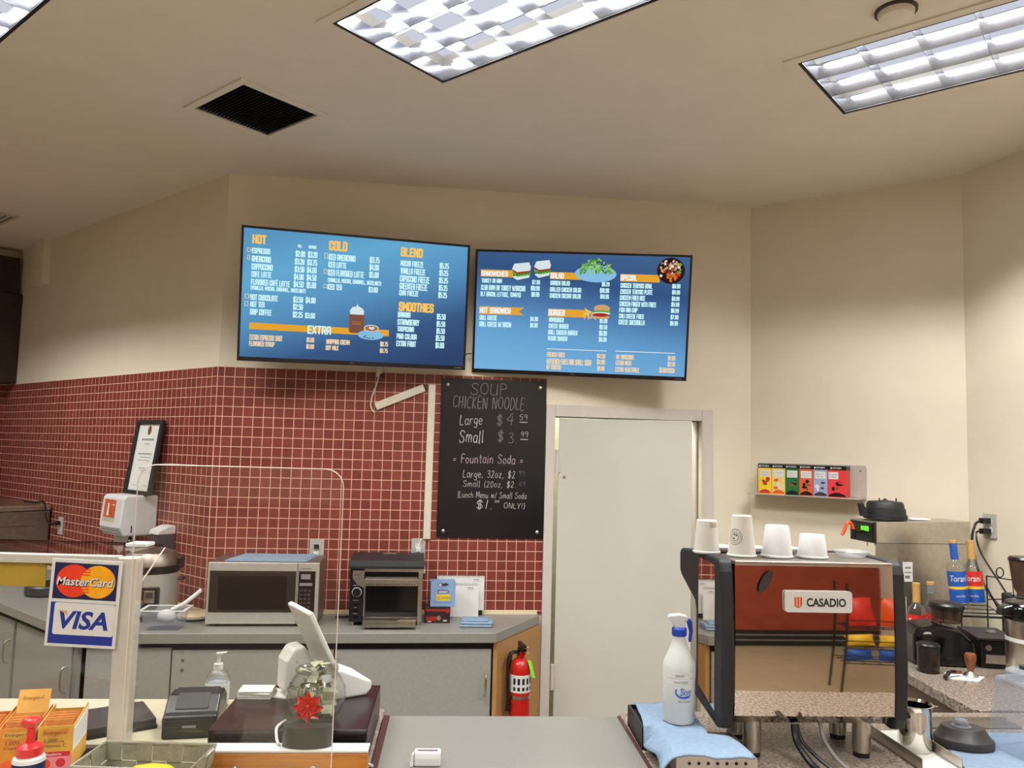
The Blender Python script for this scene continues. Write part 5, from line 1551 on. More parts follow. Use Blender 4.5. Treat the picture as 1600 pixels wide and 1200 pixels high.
MB().oval(.034, .176, .048, .044, y * 3, 40).build('amber_circle', 'mcyel', sg)
b = MB()
for k, z in enumerate((.146, .153, .160, .192, .199, .206)): b.rect(-.012 - (.006 if 1 < k < 4 else 0), .012, z, z + .0032, y * 4)
b.build('interlock_bar', 'mcred', sg)
text_part('lettering', [('MasterCard', -.0765, .163, .022, .156)], 'ink', sg, y=y * 4.5, bold=.03, shear=.18)
text_part('lettering', [('MasterCard', -.078, .1645, .022, .156)], 'label', sg, y=y * 6, bold=.02, shear=.18)
b = MB(); b.rect(-.088, .088, .008, .118, y); b.build('blue_panel', 'visab', sg)
MB().prism(rrect(-.077, .088, .032, .117, .006), 'y', y * 2.5, y * 1.2).build('white_panel', 'label', sg)
text_part('lettering', [('VISA', -.062, .050, .046, .135)], 'visab', sg, y=y * 4, bold=.03, shear=.2)
MB().flat([(-.064, .096), (-.043, .096), (-.040, .082), (-.047, .089)], y * 5).build('gold_tick', 'gold', sg)

# vitamin drink cartons on a black tray
ty = thing('carton_tray', 'flat black tray under the vitamin drink cartons', 'tray', (-1.19, 1.995, ZF), radians(15))
box('plate', 'black', ty, -.18, .15, -.01, .162, 0, .008, .003)
def carton(x, y, label, kind):
    c = thing('drink_carton', label, 'carton', (x, y, ZF + .0085), radians(15), 'vitamin drink cartons')
    c.scale = (.975, .8, 1.06)
    w = .0405
    m = 'emor' if kind == 1 else 'emyel'
    f = MB(); f.box(-w, w, 0, .002, 0, .105).box(-w, w, .178, .18, 0, .105)
    f.hexa([(-w, .002, 0), (-w + .0015, .002, 0), (-w + .0015, .178, 0), (-w, .178, 0)], [(-w, .002, .105), (-w + .0015, .002, .105), (-w + .0015, .178, .118), (-w, .178, .118)])
    f.hexa([(w - .0015, .002, 0), (w, .002, 0), (w, .178, 0), (w - .0015, .178, 0)], [(w - .0015, .002, .105), (w, .002, .105), (w, .178, .118), (w - .0015, .178, .118)])
    f.box(-w, w, .002, .178, 0, .002)
    f.build('box', m, c)
    s = MB().add([(w + .0003, .006, .045), (w + .0003, .174, .045), (w + .0003, .174, .112), (w + .0003, .006, .1)], [(0, 1, 2, 3)]); s.build('nutrition_panel', 'paper', c)
    b = MB()
    for k in range(7): b.add([(w + .0006, .012, .052 + k * .006), (w + .0006, .165, .054 + k * .007), (w + .0006, .165, .0555 + k * .007), (w + .0006, .012, .0535 + k * .006)], [(0, 1, 2, 3)])
    b.build('nutrition_text', 'greyink', c)
    MB().flat([(-.033, .084), (-.028, .1), (0, .096), (.03, .1), (.033, .088), (.01, .083), (0, .079), (-.012, .083)], -.0004).build('brand_swoosh', 'emyel' if kind == 1 else 'emor', c)
    text_part('print', [('Emergen-C', -.027, .087, .007, .054)], 'mag', c, y=-.0008, bold=.01)
    text_part('print', [('1,000', -.024, .068, .009, .03), ('mg', .009, .068, .005, .012), ('Vitamin C', -.029, .057, .0075, .056)], 'mag', c, y=-.0008)
    if kind == 2:
        MB().rect(-w, w, 0, .038, -.0003).build('pink_print', 'empink', c)
        MB().rect(-.035, .036, .036, .047, -.0006).build('flavour_band', 'emred', c)
        text_part('print', [('Raspberry', -.019, .039, .0055, .036)], 'label', c, y=-.0009, bold=.01)
        MB().oval(-.02, .02, .013, .012, -.0006).build('fruit_print', 'mcred', c); MB().oval(.016, .022, .011, .010, -.0006).build('seal_print', 'emred', c)
    else:
        MB().rect(-w, w, 0, .05, -.0003).build('orange_print', 'emor', c); MB().oval(-.015, .02, .018, .014, -.0006).build('fruit_print', 'orange', c)
    return c
cart = [carton(-1.108, 2.020, 'raspberry vitamin drink carton, rightmost on the black tray', 2),
        carton(-1.190, 1.998, 'orange vitamin drink carton behind the red pump bottle', 1),
        carton(-1.272, 1.976, 'vitamin drink carton cut off by the left edge of the picture', 1)]
cdp = MB().hexa([(-.038, .12, .08), (.038, .12, .08), (.038, .1215, .08), (-.038, .1215, .08)], [(-.038, .16, .158), (.038, .16, .158), (.038, .1615, .158), (-.038, .1615, .158)])
cdp.build('display_lid', 'emyel', cart[1])
text_part('print', [('Emergen-C', -.025, 0, .008, .05)], 'mag', cart[1], y=-.0006, mtx=Matrix.Translation((0, .1475, .137)) @ Matrix.Rotation(radians(-27), 4, 'X'))
pk = None
for ci, (c, nm) in enumerate(zip(cart, ('rightmost', 'middle', 'left'))):
    for k in range(7):
        if pk is None:
            pk = MB().hexa([(-.034, -.003, 0), (.034, -.003, 0), (.034, .003, 0), (-.034, .003, 0)], [(-.034, .004, .118), (.034, .004, .118), (.034, .006, .118), (-.034, .006, .118)]).build('drink_packet', 'packet')
            o = pk
        else:
            o = pk.copy(); C.objects.link(o)
        o.location = c.location + Vector((-.2588 * (.018 + k * .0105), .9659 * (.018 + k * .0105), .0025 + (k % 2) * .001)); o.rotation_euler = (0, 0, radians(15))
        if ci == 1 and k > 5: o.location = c.location + Vector((-.2588 * .084, .9659 * .084, .003))
        tag(o, 'orange foil packet filed in the %s vitamin drink carton' % nm, 'packet', 'packets in the %s carton' % nm)

# pump bottle and fruit basket
pb = thing('pump_bottle', 'dark blue bottle with a bright red pump in front of the cartons', 'pump bottle', (-1.088, 1.88, ZF))
pb.scale = (.96, .96, .88)
MB().lathe([(0, 0), (.033, 0), (.036, .006), (.036, .095), (.03, .112), (.024, .116), (0, .116)], 32).build('body', 'navy', pb, smooth=True)
MB().lathe([(.0362, .104), (.034, .113), (.025, .12), (.024, .12)], 32).build('shoulder', 'white', pb, smooth=True)
MB().lathe([(.027, .118), (.029, .12), (.029, .14), (.022, .145), (.011, .15), (.009, .165), (.009, .19), (0, .19)], 28).build('collar', 'red', pb, smooth=True)
MB().hexa([(-.012, -.012, .188), (.012, -.012, .188), (.012, .012, .188), (-.012, .012, .188)], [(-.018, -.02, .207), (.02, -.02, .207), (.02, .016, .209), (-.018, .016, .209)]).ball((0, -.004, .207), .019, .018, .008).build('pump_head', 'red', pb, bevel=.003, smooth=True)
bk = thing('woven_basket', 'grey-green woven strip basket with a wired rim, holding yellow fruit', 'basket', (-.812, 1.862, ZF), radians(-1))
w0, d0, w1, d1, hb = .115, .062, .130, .076, .115
b = MB()
for s in (-1, 1):
    for (ax, L0, L1, e0, e1) in (('x', w0, w1, d0, d1), ('y', d0, d1, w0, w1)):
        n = 7 if ax == 'x' else 4
        for i in range(n):
            for j in range(3):
                a0, a1 = -1 + 2 * i / n + .002, -1 + 2 * (i + 1) / n - .002
                z0, z1 = hb * j / 3 + .0003, hb * (j + 1) / 3 - .0003
                o_ = .0018 * (1 if (i + j) % 2 else -1)
                pts = []
                for z, in_ in ((z0, 0), (z1, 0), (z0, 1), (z1, 1)):
                    t = z / hb
                    L = L0 + (L1 - L0) * t; E = (e0 + (e1 - e0) * t + o_ - (.0025 if in_ else 0)) * s
                    pts.append([((a0 * L, E, z), (a1 * L, E, z)) if ax == 'x' else ((E, a0 * L, z), (E, a1 * L, z))][0])
                b.hexa([pts[0][0], pts[0][1], pts[2][1], pts[2][0]], [pts[1][0], pts[1][1], pts[3][1], pts[3][0]])
b.build('weave', 'basket', bk)
box('bottom', 'basket', bk, -w0, w0, -d0, d0, 0, .004)
MB().tube([(-w1, -d1, hb), (w1, -d1, hb), (w1, d1, hb), (-w1, d1, hb), (-w1, -d1, hb)], .0045).build('rim', 'basket', bk, smooth=True)
MB().tube([(w1, .02, hb - .005), (w1 + .008, .025, hb + .004), (w1 + .015, .03, hb + .01)], .002).build('wire_end', 'white', bk)
lm = thing('yellow_fruit', 'large yellow fruit lying in the woven basket', 'fruit', (-.80, 1.862, ZF + .0045), radians(6))
MB().lathe([(0, -.088), (.008, -.084), (.022, -.07), (.042, -.035), (.046, 0), (.043, .035), (.026, .066), (.01, .08), (.007, .088), (0, .09)], 32).xf(Matrix.Translation((0, 0, .046)) @ Matrix.Rotation(radians(90), 4, 'Y')).build('flesh', 'lemon', lm, smooth=True)
MB().ball((.092, 0, .046), .004, .004, .004, 8, 6).build('stem_end', 'mag', lm)
l2 = thing('yellow_fruit', 'smaller yellow fruit tucked behind the large one in the basket', 'fruit', (-.865, 1.903, ZF + .0045), radians(40))
bpy.data.objects.remove(l2)

cr = thing('card_reader', 'small white card reader standing on the grey counter flap', 'card reader', (-.197, 2.135, ZF + .0005), radians(3))
MB().prism([(0, 0), (.03, 0), (.03, .03), (.02, .042), (.004, .036), (0, .02)], 'x', -.033, .036).build('body', 'white', cr, bevel=.005, seg=3)
MB().hexa([(-.045, -.002, 0), (-.034, -.002, 0), (-.034, .026, 0), (-.045, .026, 0)], [(-.040, .004, .03), (-.034, .002, .034), (-.034, .02, .034), (-.040, .016, .03)]).build('side_wing', 'white', cr, bevel=.002)
box('slot', 'mgrey', cr, -.025, .028, .008, .014, .0375, .0405)
tag(MB().tube(spline([(-.335, 2.115, ZF + .008), (-.36, 2.13, ZF + .008), (-.385, 2.12, ZF + .006)]), .004).build('lead_end', 'white', smooth=True), 'end of a white lead at the left edge of the grey flap', 'cord')

# ------------------------------------------------------------------ espresso machine
AE = radians(3.3)
em = thing('espresso_machine', 'large espresso machine with mirror-polished back and black curved sides', 'espresso machine', (.858, 2.24, ZF), AE)
side = [(-.004, .115), (-.012, .2), (-.014, .3), (-.008, .42), (.0, .51), (.010, .538), (.035, .545), (.2, .543), (.40, .527), (.418, .515), (.418, .455), (.40, .44), (.245, .385), (.232, .36), (.228, .22), (.236, .16), (.25, .13), (.245, .105), (.03, .08), (.01, .085)]
for s in (-1, 1):
    x0, x1 = (-.265, -.226) if s < 0 else (.226, .265)
    MB().prism(side, 'x', x0, x1).build('side_panel', 'blackm', em, bevel=.008, seg=3)
    xs = x0 - .0015 if s < 0 else x1
    MB().prism([(.045, .12), (.2, .15), (.2, .50), (.19, .525), (.05, .522), (.045, .5)], 'x', xs, xs + .0015).build('side_mirror', 'mirror', em)
b = MB(); n = 16
vs = []
for i in range(n + 1):
    z = .096 + (.53 - .096) * i / n
    y = -.004 - .006 * sin(pi * i / n) + (.03 * ((.13 - z) / .034) ** 2 if z < .13 else 0)
    vs += [(-.226, y, z), (.226, y, z)]
b.add(vs, [(2 * i, 2 * i + 1, 2 * i + 3, 2 * i + 2) for i in range(n)])
b.build('back_panel', 'mirror', em, smooth=True)
box('top_rail', 'steel', em, -.226, .226, -.006, .012, .53, .542, .002)
box('body', 'black', em, -.226, .226, .03, .22, .098, .53)
box('cup_tray', 'steeld', em, -.226, .226, .012, .24, .53, .540, .002)
box('group_hood', 'black', em, -.226, .226, .22, .41, .40, .525, .01)
for x in (-.11, .11):
    MB().cyl((x, .32, .33), (x, .32, .40), .036, n=24).build('group_head', 'chrome', em, smooth=True)
for x in (-.157, .157):
    for y in (.048, .19):
        lg_ = MB().cyl((x, y, .014), (x, y, .1), .025, n=24).build('leg', 'steel', em, smooth=True)
        MB().cyl((x, y, 0), (x, y, .016), .022, n=24).build('rubber_foot', 'black', lg_, smooth=True)
BX, BZ = -.088, .034
MB().prism(rrect(BX, BX + .19, .372 + BZ, .43 + BZ, .008), 'y', -.018, -.010).build('badge', 'label', em)
text_part('badge_text', [('CASADIO', BX + .06, .389 + BZ, .022, .112)], 'ink', em, y=-.0185, bold=.03)
e = MB()
for x in (.026, .034, .042): e.prism(rrect(BX + x, BX + x + .005, BZ + (.392 if x != .034 else .388), BZ + .414, .002), 'y', -.0188, -.018)
e.tube([(BX + .026 + .0105 + .0095 * cos(t), -.0184, BZ + .395 + .009 * sin(t)) for t in [pi + k / 8 * pi for k in range(9)]], .0016, 6)
e.build('badge_emblem', 'orange', em)
lw = MB().tube(spline([(-.05, .02, .095), (-.048, .0, .05), (-.03, -.07, .012), (-.01, -.16, .011), (.0, -.25, .011)]), .009); lw.build('drain_hose', 'black', em, smooth=True)
MB().tube(spline([(-.04, .02, .095), (-.03, -.0, .05), (.01, -.08, .014), (.045, -.17, .008), (.07, -.25, .008)]), .0055).build('power_lead', 'black', em, smooth=True)
MB().tube(spline([(.03, .03, .095), (.035, .01, .05), (.05, -.06, .016), (.075, -.15, .009), (.1, -.25, .009)]), .006).build('water_hose', 'mgrey', em, smooth=True)
# vent oval in the panel's upper left
MB().oval(-.142, .487, .0125, .034, -.0135, 24).xf(Matrix.Translation((-.142, 0, .487)) @ Matrix.Rotation(radians(30), 4, 'Y') @ Matrix.Translation((.142, 0, -.487))).build('dark_mark', 'dgrey', em)

ZE = ZF + .5405
def cup(name, label, loc, r_open, r_base, h, m, logo=None):
    c = thing(name, label, 'cup', (loc[0], loc[1], ZE), 0, 'cups on the espresso machine')
    lipr = .0022
    MB().lathe([(r_open - .001, 0), (r_open + lipr, .002), (r_open + lipr, .006), (r_open - .0005, .008), (r_base, h - .002), (r_base - .002, h), (r_base - .005, h), (r_base - .006, h - .006), (0, h - .006)], 40).build('wall', m, c, smooth=True)
    return c
c1 = cup('paper_cup', 'upturned short white paper cup with a brown mark, on the machine left end', (.597, 2.395), .0385, .030, .098, 'cup')
b = MB()
for k in range(3):
    vs = []
    for i in range(7):
        a = radians(-88 + 8 * i); r = .0312 + .0006 * k
        vs += [(r * cos(a), r * sin(a), .078 + .005 * k), (r * cos(a), r * sin(a), .0795 + .005 * k)]
    b.add(vs, [(2 * i, 2 * i + 1, 2 * i + 3, 2 * i + 2) for i in range(6)])
b.xf(Matrix.Scale(1.02, 4, (1, 0, 0)) @ Matrix.Scale(1.02, 4, (0, 1, 0))).build('printed_mark', 'mag', c1)
c2 = cup('paper_cup', 'tall upturned white paper cup with a round printed stamp', (.685, 2.335), .0405, .028, .119, 'cup')
b = MB()
def cw(a, z): r = .0405 - .0125 * z / .119 + .0006; return (r * cos(a), r * sin(a), z)
for rr_, wd in ((.0215, .0012), (.0165, .0009), (.011, .0012)):
    for i in range(36):
        t0, t1 = 2 * pi * i / 36, 2 * pi * (i + 1) / 36
        if rr_ == .0165 and i % 3 == 2: continue
        q = []
        for t, r in ((t0, rr_), (t1, rr_), (t1, rr_ + wd), (t0, rr_ + wd)):
            q.append(cw(radians(-140) + r * cos(t) / .036, .058 + r * sin(t)))
        b.add(q, [(0, 1, 2, 3)])
for a0, z0 in ((-.003, -.005), (.004, .004), (-.002, .006)):
    b.add([cw(radians(-140) + (a0 + dx) / .036, .058 + z0 + dz) for dx, dz in ((-.002, -.002), (.002, -.002), (.003, .002), (-.001, .003))], [(0, 1, 2, 3)])
b.build('printed_stamp', 'ink', c2)
cup('foam_cup', 'upturned white foam cup beside the tall stamped paper cup', (.79, 2.34), .044, .033, .092, 'foam')
cup('foam_cup', 'low upturned white foam bowl cup, rightmost on the espresso machine', (.895, 2.345), .0425, .034, .068, 'foam')
for i, (x, y, lb) in enumerate(((.645, 2.44, 'white saucer on the machine between the two paper cups'), (.745, 2.44, 'white saucer on the machine between the tall cup and the foam cup'), (.845, 2.445, 'white saucer on the machine between the two foam cups'))):
    if i == 0:
        s0 = thing('saucer', lb, 'saucer', (x, y, ZE), 0, 'saucers on the espresso machine')
        MB().lathe([(0, 0), (.025, 0), (.045, .014), (.046, .017), (.024, .004), (0, .004)], 32).build('plate', 'foam', s0, smooth=True)
    else: dup(s0, (x, y, ZE), 0, lb)
gd = thing('glass_dish', 'low clear glass dish on the right end of the espresso machine', 'dish', (1.035, 2.40, ZE))
MB().shell([(0, .0), (.035, .0), (.052, .014), (.053, .017), (.05, .016), (.034, .003), (0, .003)], 32).build('bowl', 'dishglass', gd, smooth=True)

# towel-covered steel drawer and tray, spray bottle
kd = thing('knock_box', 'perforated steel knock box at the bottom, under the blue towel', 'drawer', (.552, 2.095, ZF), radians(3))
box('box', 'steel', kd, -.102, .102, .003, .19, 0, .058, .004)
MB().prism(rrect(-.106, .106, 0, .062, .01), 'y', 0, .003).build('front', 'steel', kd)
for k in range(7): MB().cyl((-.072 + k * .0245, -.0008, .044), (-.072 + k * .0245, .0, .044), .0045, n=14).build('hole', 'black', kd)
bt = thing('black_tray', 'black square tray beside the espresso machine under the blue towel', 'tray', (.475, 2.40, ZF), radians(3))
box('floor_plate', 'blackm', bt, -.08, .08, -.095, .095, 0, .05)
r = MB()
for x0, x1, y0, y1 in ((-.088, -.08, -.1, .1), (.08, .088, -.1, .1), (-.08, .08, .095, .103), (-.08, .08, -.103, -.095)): r.box(x0, x1, y0, y1, 0, .062)
r.build('rim', 'black', bt, bevel=.001)
tw = MB(); nx, ny = 22, 30
def tz(x, y):
    z = .0645
    if y < 2.29:
        k = min(1, max(0, (.440 - x) / .05)); z = .0645 * (1 - k) + .012 * k
    if y < 2.10: z = min(z, .0645)
    z += .0022 * sin(x * 60) * cos(y * 47) + .0012 * sin(x * 140 + y * 90)
    return ZF + z
P_ = []
for j in range(ny + 1):
    v = j / ny
    y = 2.075 + (2.49 - 2.075) * v
    xl = .402 + .012 * sin(v * 9) * (1 - v)
    xr = .645 - .02 * (1 - cos(v * 5)) if v < .45 else .61 - .06 * (v - .45)
    xr = min(xr, .565) if y > 2.24 else xr
    for i in range(nx + 1):
        x = xl + (xr - xl) * i / nx
        P_.append((x, y + .006 * sin(x * 30), tz(x, y)))
tw.add(P_, [(j * (nx + 1) + i, j * (nx + 1) + i + 1, (j + 1) * (nx + 1) + i + 1, (j + 1) * (nx + 1) + i) for j in range(ny) for i in range(nx)])
o = tw.build('blue_towel', 'blue', smooth=True, solid=-.005)
tag(o, 'pale blue towel spread under the spray bottle left of the espresso machine', 'towel')
sb = thing('spray_bottle', 'clear hand sanitizer spray bottle with white and blue trigger', 'spray bottle', (.504, 2.335, ZF + .0715), radians(-8))
MB().lathe([(0, 0), (.042, 0), (.046, .006), (.046, .15), (.044, .165), (.028, .2), (.018, .228), (.017, .242), (0, .242)], 36).build('bottle', 'frost', sb, smooth=True)
MB().lathe([(0, .003), (.0445, .005), (.0445, .055), (0, .055)], 32).build('liquid', 'clearp', sb, smooth=True)
MB().lathe([(.02, .238), (.0215, .241), (.0215, .258), (.018, .262)], 24).build('collar', 'bluep', sb, smooth=True)
MB().prism([(-.034, .288), (-.03, .296), (.0, .3), (.02, .296), (.026, .285), (.018, .276), (.016, .26), (-.014, .26), (-.018, .272)], 'y', -.012, .012).build('trigger_head', 'white', sb, bevel=.004, seg=3)
MB().prism([(.018, .285), (.03, .288), (.036, .28), (.038, .255), (.034, .222), (.026, .222), (.028, .25), (.022, .272)], 'y', -.009, .009).build('trigger', 'bluep', sb, bevel=.003)
b = MB()
def wrap(x, z, r=.0466): a = x / r; return (r * sin(a), -r * cos(a), z)
def wraprect(b, x0, x1, z0, z1, r=.0466, n=10):
    vs = []
    for i in range(n + 1): vs += [wrap(x0 + (x1 - x0) * i / n, z0, r), wrap(x0 + (x1 - x0) * i / n, z1, r)]
    b.add(vs, [(2 * i, 2 * i + 2, 2 * i + 3, 2 * i + 1) for i in range(n)])
wraprect(b, -.04, .05, .128, .143); wraprect(b, -.042, .05, .110, .125); b.build('tape_label', 'label', sb)
text_part('print', [('HAND', -.014, .132, .007, .026), ('SANITIZER', -.018, .114, .006, .042)], 'greyink', sb, y=-.0004, curve=.0466)
text_part('print', [('Skye', .0, .082, .020, .034)], 'labelblue', sb, y=-.0004, curve=.0466, shear=.2, bold=.01)
b = MB(); vs = []
for i in range(19):
    a = radians(150 + 170 * i / 18); 
    for r_, k_ in ((.026, .016), (.022, .0105)): vs.append(wrap(.012 + r_ * cos(a), .09 + k_ * 1.1 * sin(a)))
b.add(vs, [(2 * i, 2 * i + 1, 2 * i + 3, 2 * i + 2) for i in range(18)]); b.build('swoosh', 'labelblue', sb)
text_part('print', [('PRO CLEANER', -.004, .062, .005, .034)], 'ink', sb, y=-.0004, curve=.0466)

# tray with steel pitcher, drain tray, lid and jar on a blue towel
pt_ = thing('pitcher_tray', 'narrow steel-sided tray under the steel pitcher', 'tray', (1.185, 2.195, ZF), radians(4))
box('floor_plate', 'label', pt_, -.055, .055, 0, .3, 0, .005)
for x in (-.057, .055): box('side_wall', 'steel', pt_, x, x + .002, 0, .3, 0, .034)
pi_ = thing('steel_pitcher', 'shiny steel milk pitcher on the narrow tray right of the espresso machine', 'pitcher', (1.188, 2.345, ZF + .0055), 0)
MB().shell([(0, 0), (.043, 0), (.046, .01), (.0445, .1), (.047, .122), (.052, .128), (.0495, .129), (.043, .122), (.0425, .01), (0, .006)], 40).build('body', 'chrome', pi_, smooth=True)
MB().prism([(-.0, .128), (.03, .122), (.03, .126), (.0, .132)], 'y', -.008, .008).build('spout', 'chrome', pi_).location = (.035, 0, -.002)
dt = thing('drain_tray', 'shallow steel drain tray at the back edge of the granite counter', 'tray', (1.43, 2.59, ZF), AF)
box('pan', 'steeld', dt, -.18, .2, -.05, .02, 0, .006, .001); box('back_lip', 'steel', dt, -.18, .2, .02, .023, 0, .014)
o = MB().hexa([(-.17, -.24, 0), (.22, -.26, 0), (.22, .06, 0), (-.1, .06, 0)], [(-.17, -.24, .005), (.22, -.26, .005), (.22, .06, .005), (-.1, .06, .005)]).build('counter_towel', 'blue', bevel=.002, loc=(1.425, 2.445, ZF))
tag(o, 'pale blue towel lying flat under the blender lid and jar', 'towel')
bl = thing('blender_cover', 'dark grey blender lid with a clear centre cap on the blue towel', 'lid', (1.345, 2.385, ZF + .0055), radians(-18))
pl2 = [(.075 * cos(t) * (1.15 if cos(t) > 0 else 1), .062 * sin(t)) for t in [k / 24 * 2 * pi for k in range(24)]]
def ring(z, s): return [(p[0] * s, p[1] * s, z) for p in pl2]
vs = []; lv_ = [(0, .95), (.004, 1.0), (.022, 1.0), (.025, .97), (.028, .9), (.05, .74), (.054, .70)]
for z, s in lv_: vs += ring(z, s)
n = 24
b = MB().add(vs, [(k * n + i, k * n + (i + 1) % n, (k + 1) * n + (i + 1) % n, (k + 1) * n + i) for k in range(len(lv_) - 1) for i in range(n)] + [tuple(range(n - 1, -1, -1)), tuple(range((len(lv_) - 1) * n, len(lv_) * n))])
b.build('cover', 'dgrey', bl, smooth=True)
MB().lathe([(.026, .054), (.026, .056), (.02, .058), (.018, .07), (.016, .074), (0, .074)], 24).build('centre_cap', 'clearp', bl, smooth=True)
bj = thing('blender_jar', 'upturned frosted square blender jar at the right edge', 'blender jar', (1.515, 2.345, ZF + .0055), radians(12))
lo_, hi_ = frust(.073, .073, .06, .06, 0, .205)
b = MB().add(lo_ + hi_, [(0, 1, 5, 4), (1, 2, 6, 5), (2, 3, 7, 6), (3, 0, 4, 7), (4, 5, 6, 7)])
b.build('wall', 'clearp', bj, bevel=.014, seg=3)
MB().lathe([(.052, .205), (.052, .225), (.04, .232), (0, .232)], 32).build('blade_base', 'clearp', bj, smooth=True)
MB().lathe([(.018, .232), (.018, .242), (0, .242)], 20).build('drive_socket', 'dgrey', bj, smooth=True)

# ------------------------------------------------------------------ side counter: brewer, grinders, bottles
br = thing('coffee_brewer', 'tall steel coffee brewer with an overhanging head and green display', 'coffee brewer', (1.70, 3.70, ZF), radians(10))
MB().prism([(0, .445), (.51, .445), (.51, .55), (.0, .545)], 'y', 0, .18).build('head', 'steel', br, bevel=.003)
box('column', 'steel', br, .125, .51, .005, .175, .0, .445, .003)
box('base', 'steeld', br, 0, .125, .01, .17, 0, .05, .003)
box('front_panel', 'black', br, -.006, 0, .004, .176, .448, .54, .002)
box('display', 'lcd', br, -.0075, -.006, .05, .09, .50, .52)
box('corner_panel', 'black', br, -.002, .012, -.002, 0, .446, .543)
box('green_display', 'lcd', br, -.0076, -.006, .03, .06, .498, .522)
MB().cyl((-.045, .09, .49), (-.006, .09, .49), .006, n=10).cyl((-.045, .09, .46), (-.045, .09, .502), .011, .009, n=14).build('tap', 'black', br, smooth=True)
MB().tube(spline([(-.045, .09, .502), (-.06, .09, .53), (-.08, .09, .528), (-.095, .09, .49), (-.105, .09, .475)]), .008).build('tap_lever', 'orange', br, smooth=True)
box('notice', 'label', br, .15, .20, .0035, .005, .27, .36)
MB().rect(.16, .19, .33, .338, .003).rect(.157, .193, .31, .315, .003).rect(.16, .185, .285, .298, .003).build('print', 'greyink', br)
box('warning_label', 'label', br, .135, .165, .0035, .005, .05, .2)
MB().rect(.138, .162, .185, .194, .003).build('print', 'labelred', br)
b = MB()
for k in range(12): b.rect(.138, .160, .075 + k * .008, .078 + k * .008, .003)
b.build('print', 'ink', br)
b = MB()
for x in (.02, .06): b.box(x, x + .004, .08, .086, .425, .445)
b.build('spray_clip', 'steel', br)
bf = thing('brew_basket', 'black upturned brew basket with a handle on top of the coffee brewer', 'brew basket', (1.815, 3.83, ZF + .5515), radians(10))
MB().lathe([(.096, 0), (.098, .004), (.097, .02), (.092, .022), (.09, .05), (.085, .052), (.082, .072), (.075, .082), (0, .09)], 40).build('bowl', 'blackm', bf, smooth=True)
MB().hexa([(-.13, -.012, .012), (-.09, -.012, .006), (-.09, .012, .006), (-.13, .012, .012)], [(-.142, -.012, .072), (-.122, -.012, .075), (-.122, .012, .075), (-.142, .012, .072)]).build('handle', 'blackm', bf, bevel=.003)
b = MB()
for x in (-.045, .045): b.cyl((x, -.02, .08), (x, -.02, .1), .003, n=8)
b.cyl((0, 0, .088), (0, 0, .097), .012, .004, n=12); b.build('nub', 'black', bf)
fl = MB().hexa([(-.05, -.03, 0), (.05, -.035, 0), (.06, .03, 0), (-.04, .035, 0)], [(-.048, -.028, .004), (.048, -.033, .006), (.055, .028, .005), (-.038, .033, .007)]).build('filter_paper', 'paper', loc=(1.97, 3.835, ZF + .5515), rz=radians(10))
tag(fl, 'white filter paper lying on the brewer beside the black basket', 'paper')

def bottle(label, loc, neckm, lab, rot, group='syrup bottles'):
    t = thing('syrup_bottle', label, 'bottle', loc, rot, group)
    MB().shell([(0, .0), (.035, .0), (.038, .005), (.038, .17), (.034, .19), (.02, .205), (.0145, .22), (.0145, .285), (.0125, .285), (.0125, .22), (.018, .204), (.032, .188), (.036, .17), (.036, .006), (0, .004)], 32).build('glass', 'jarglass', t, smooth=True)
    MB().lathe([(.0155, .215 if neckm != 'clearp' else .25), (.0155, .287), (0, .287)], 20).build('neck_wrap', neckm, t, smooth=True)
    MB().lathe([(.0165, .286), (.0165, .298), (0, .299)], 20).build('cap', 'cork', t, smooth=True)
    b = MB()
    b.mi = 0; wraprect(b, -.055, .055, .1, .165, .0386, 14)
    b.mi = 1; wraprect(b, -.055, .055, .088, .1, .0387, 14)
    b.mi = 2; wraprect(b, -.055, .055, .03, .088, .0386, 14)
    b.build('label', [lab, 'labelyel', 'labelblue'], t)
    text_part('print', [('Torani', -.036, .122, .026, .072)], 'label', t, y=-.0006, curve=.0388, shear=.15, bold=.01)
    text_part('print', [('vanilla', -.02, .055, .009, .04)], 'label', t, y=-.0006, curve=.0388)
    return t
bottle('red-labelled syrup bottle with gold neck just right of the espresso machine', (1.80, 3.52, ZF), 'cork', 'labelred', (0, 0, radians(-30)))
bottle('second syrup bottle with a clear neck beside the red-labelled one', (1.885, 3.56, ZF), 'clearp', 'labelred', (0, 0, radians(-24)))
wr = thing('wire_rack', 'black wire bottle rack standing at the back of the side counter', 'wire rack', (2.06, 3.52, ZF), radians(-6))
b = MB(); r_ = .0028
for x in (-.09, .10):
    b.tube([(x, -.07, 0), (x, -.07, .17), (x, .11, .19), (x, .11, 0)], r_, 6)
    b.tube([(x, -.07, .0035), (x, .11, .0035)], r_, 6)
b.build('side_frame', 'black', wr, smooth=True)
b = MB()
for y, z in ((-.07, .17), (-.01, .1765), (.05, .183), (.11, .19), (-.07, .0035), (.11, .0035)): b.tube([(-.09, y, z), (.10, y, z)], r_, 6)
b.build('cross_wire', 'black', wr, smooth=True)
b = MB()
b.tube([(.10, .0, .18), (.02, -.06, .30), (.02, -.06, .345), (.13, -.05, .33), (.135, -.05, .25), (.02, -.06, .245)], r_, 6)
b.tube([(.02, -.06, .345), (.02, -.066, .0)], r_, 6)
b.tube([(.135, -.05, .25), (.14, -.045, .17), (-.09, -.075, .175)], r_, 6)
b.tube([(-.09, -.07, .17), (-.18, -.08, .205), (-.22, -.08, .23), (-.21, -.08, .2)], r_, 6)
b.build('guard_wire', 'black', wr, smooth=True)
MB().tube([(.075 + .015 * cos(t), -.06, .362 + .02 * sin(t)) for t in [k / 14 * 2 * pi for k in range(15)]], r_, 6).build('ring', 'black', wr, smooth=True)
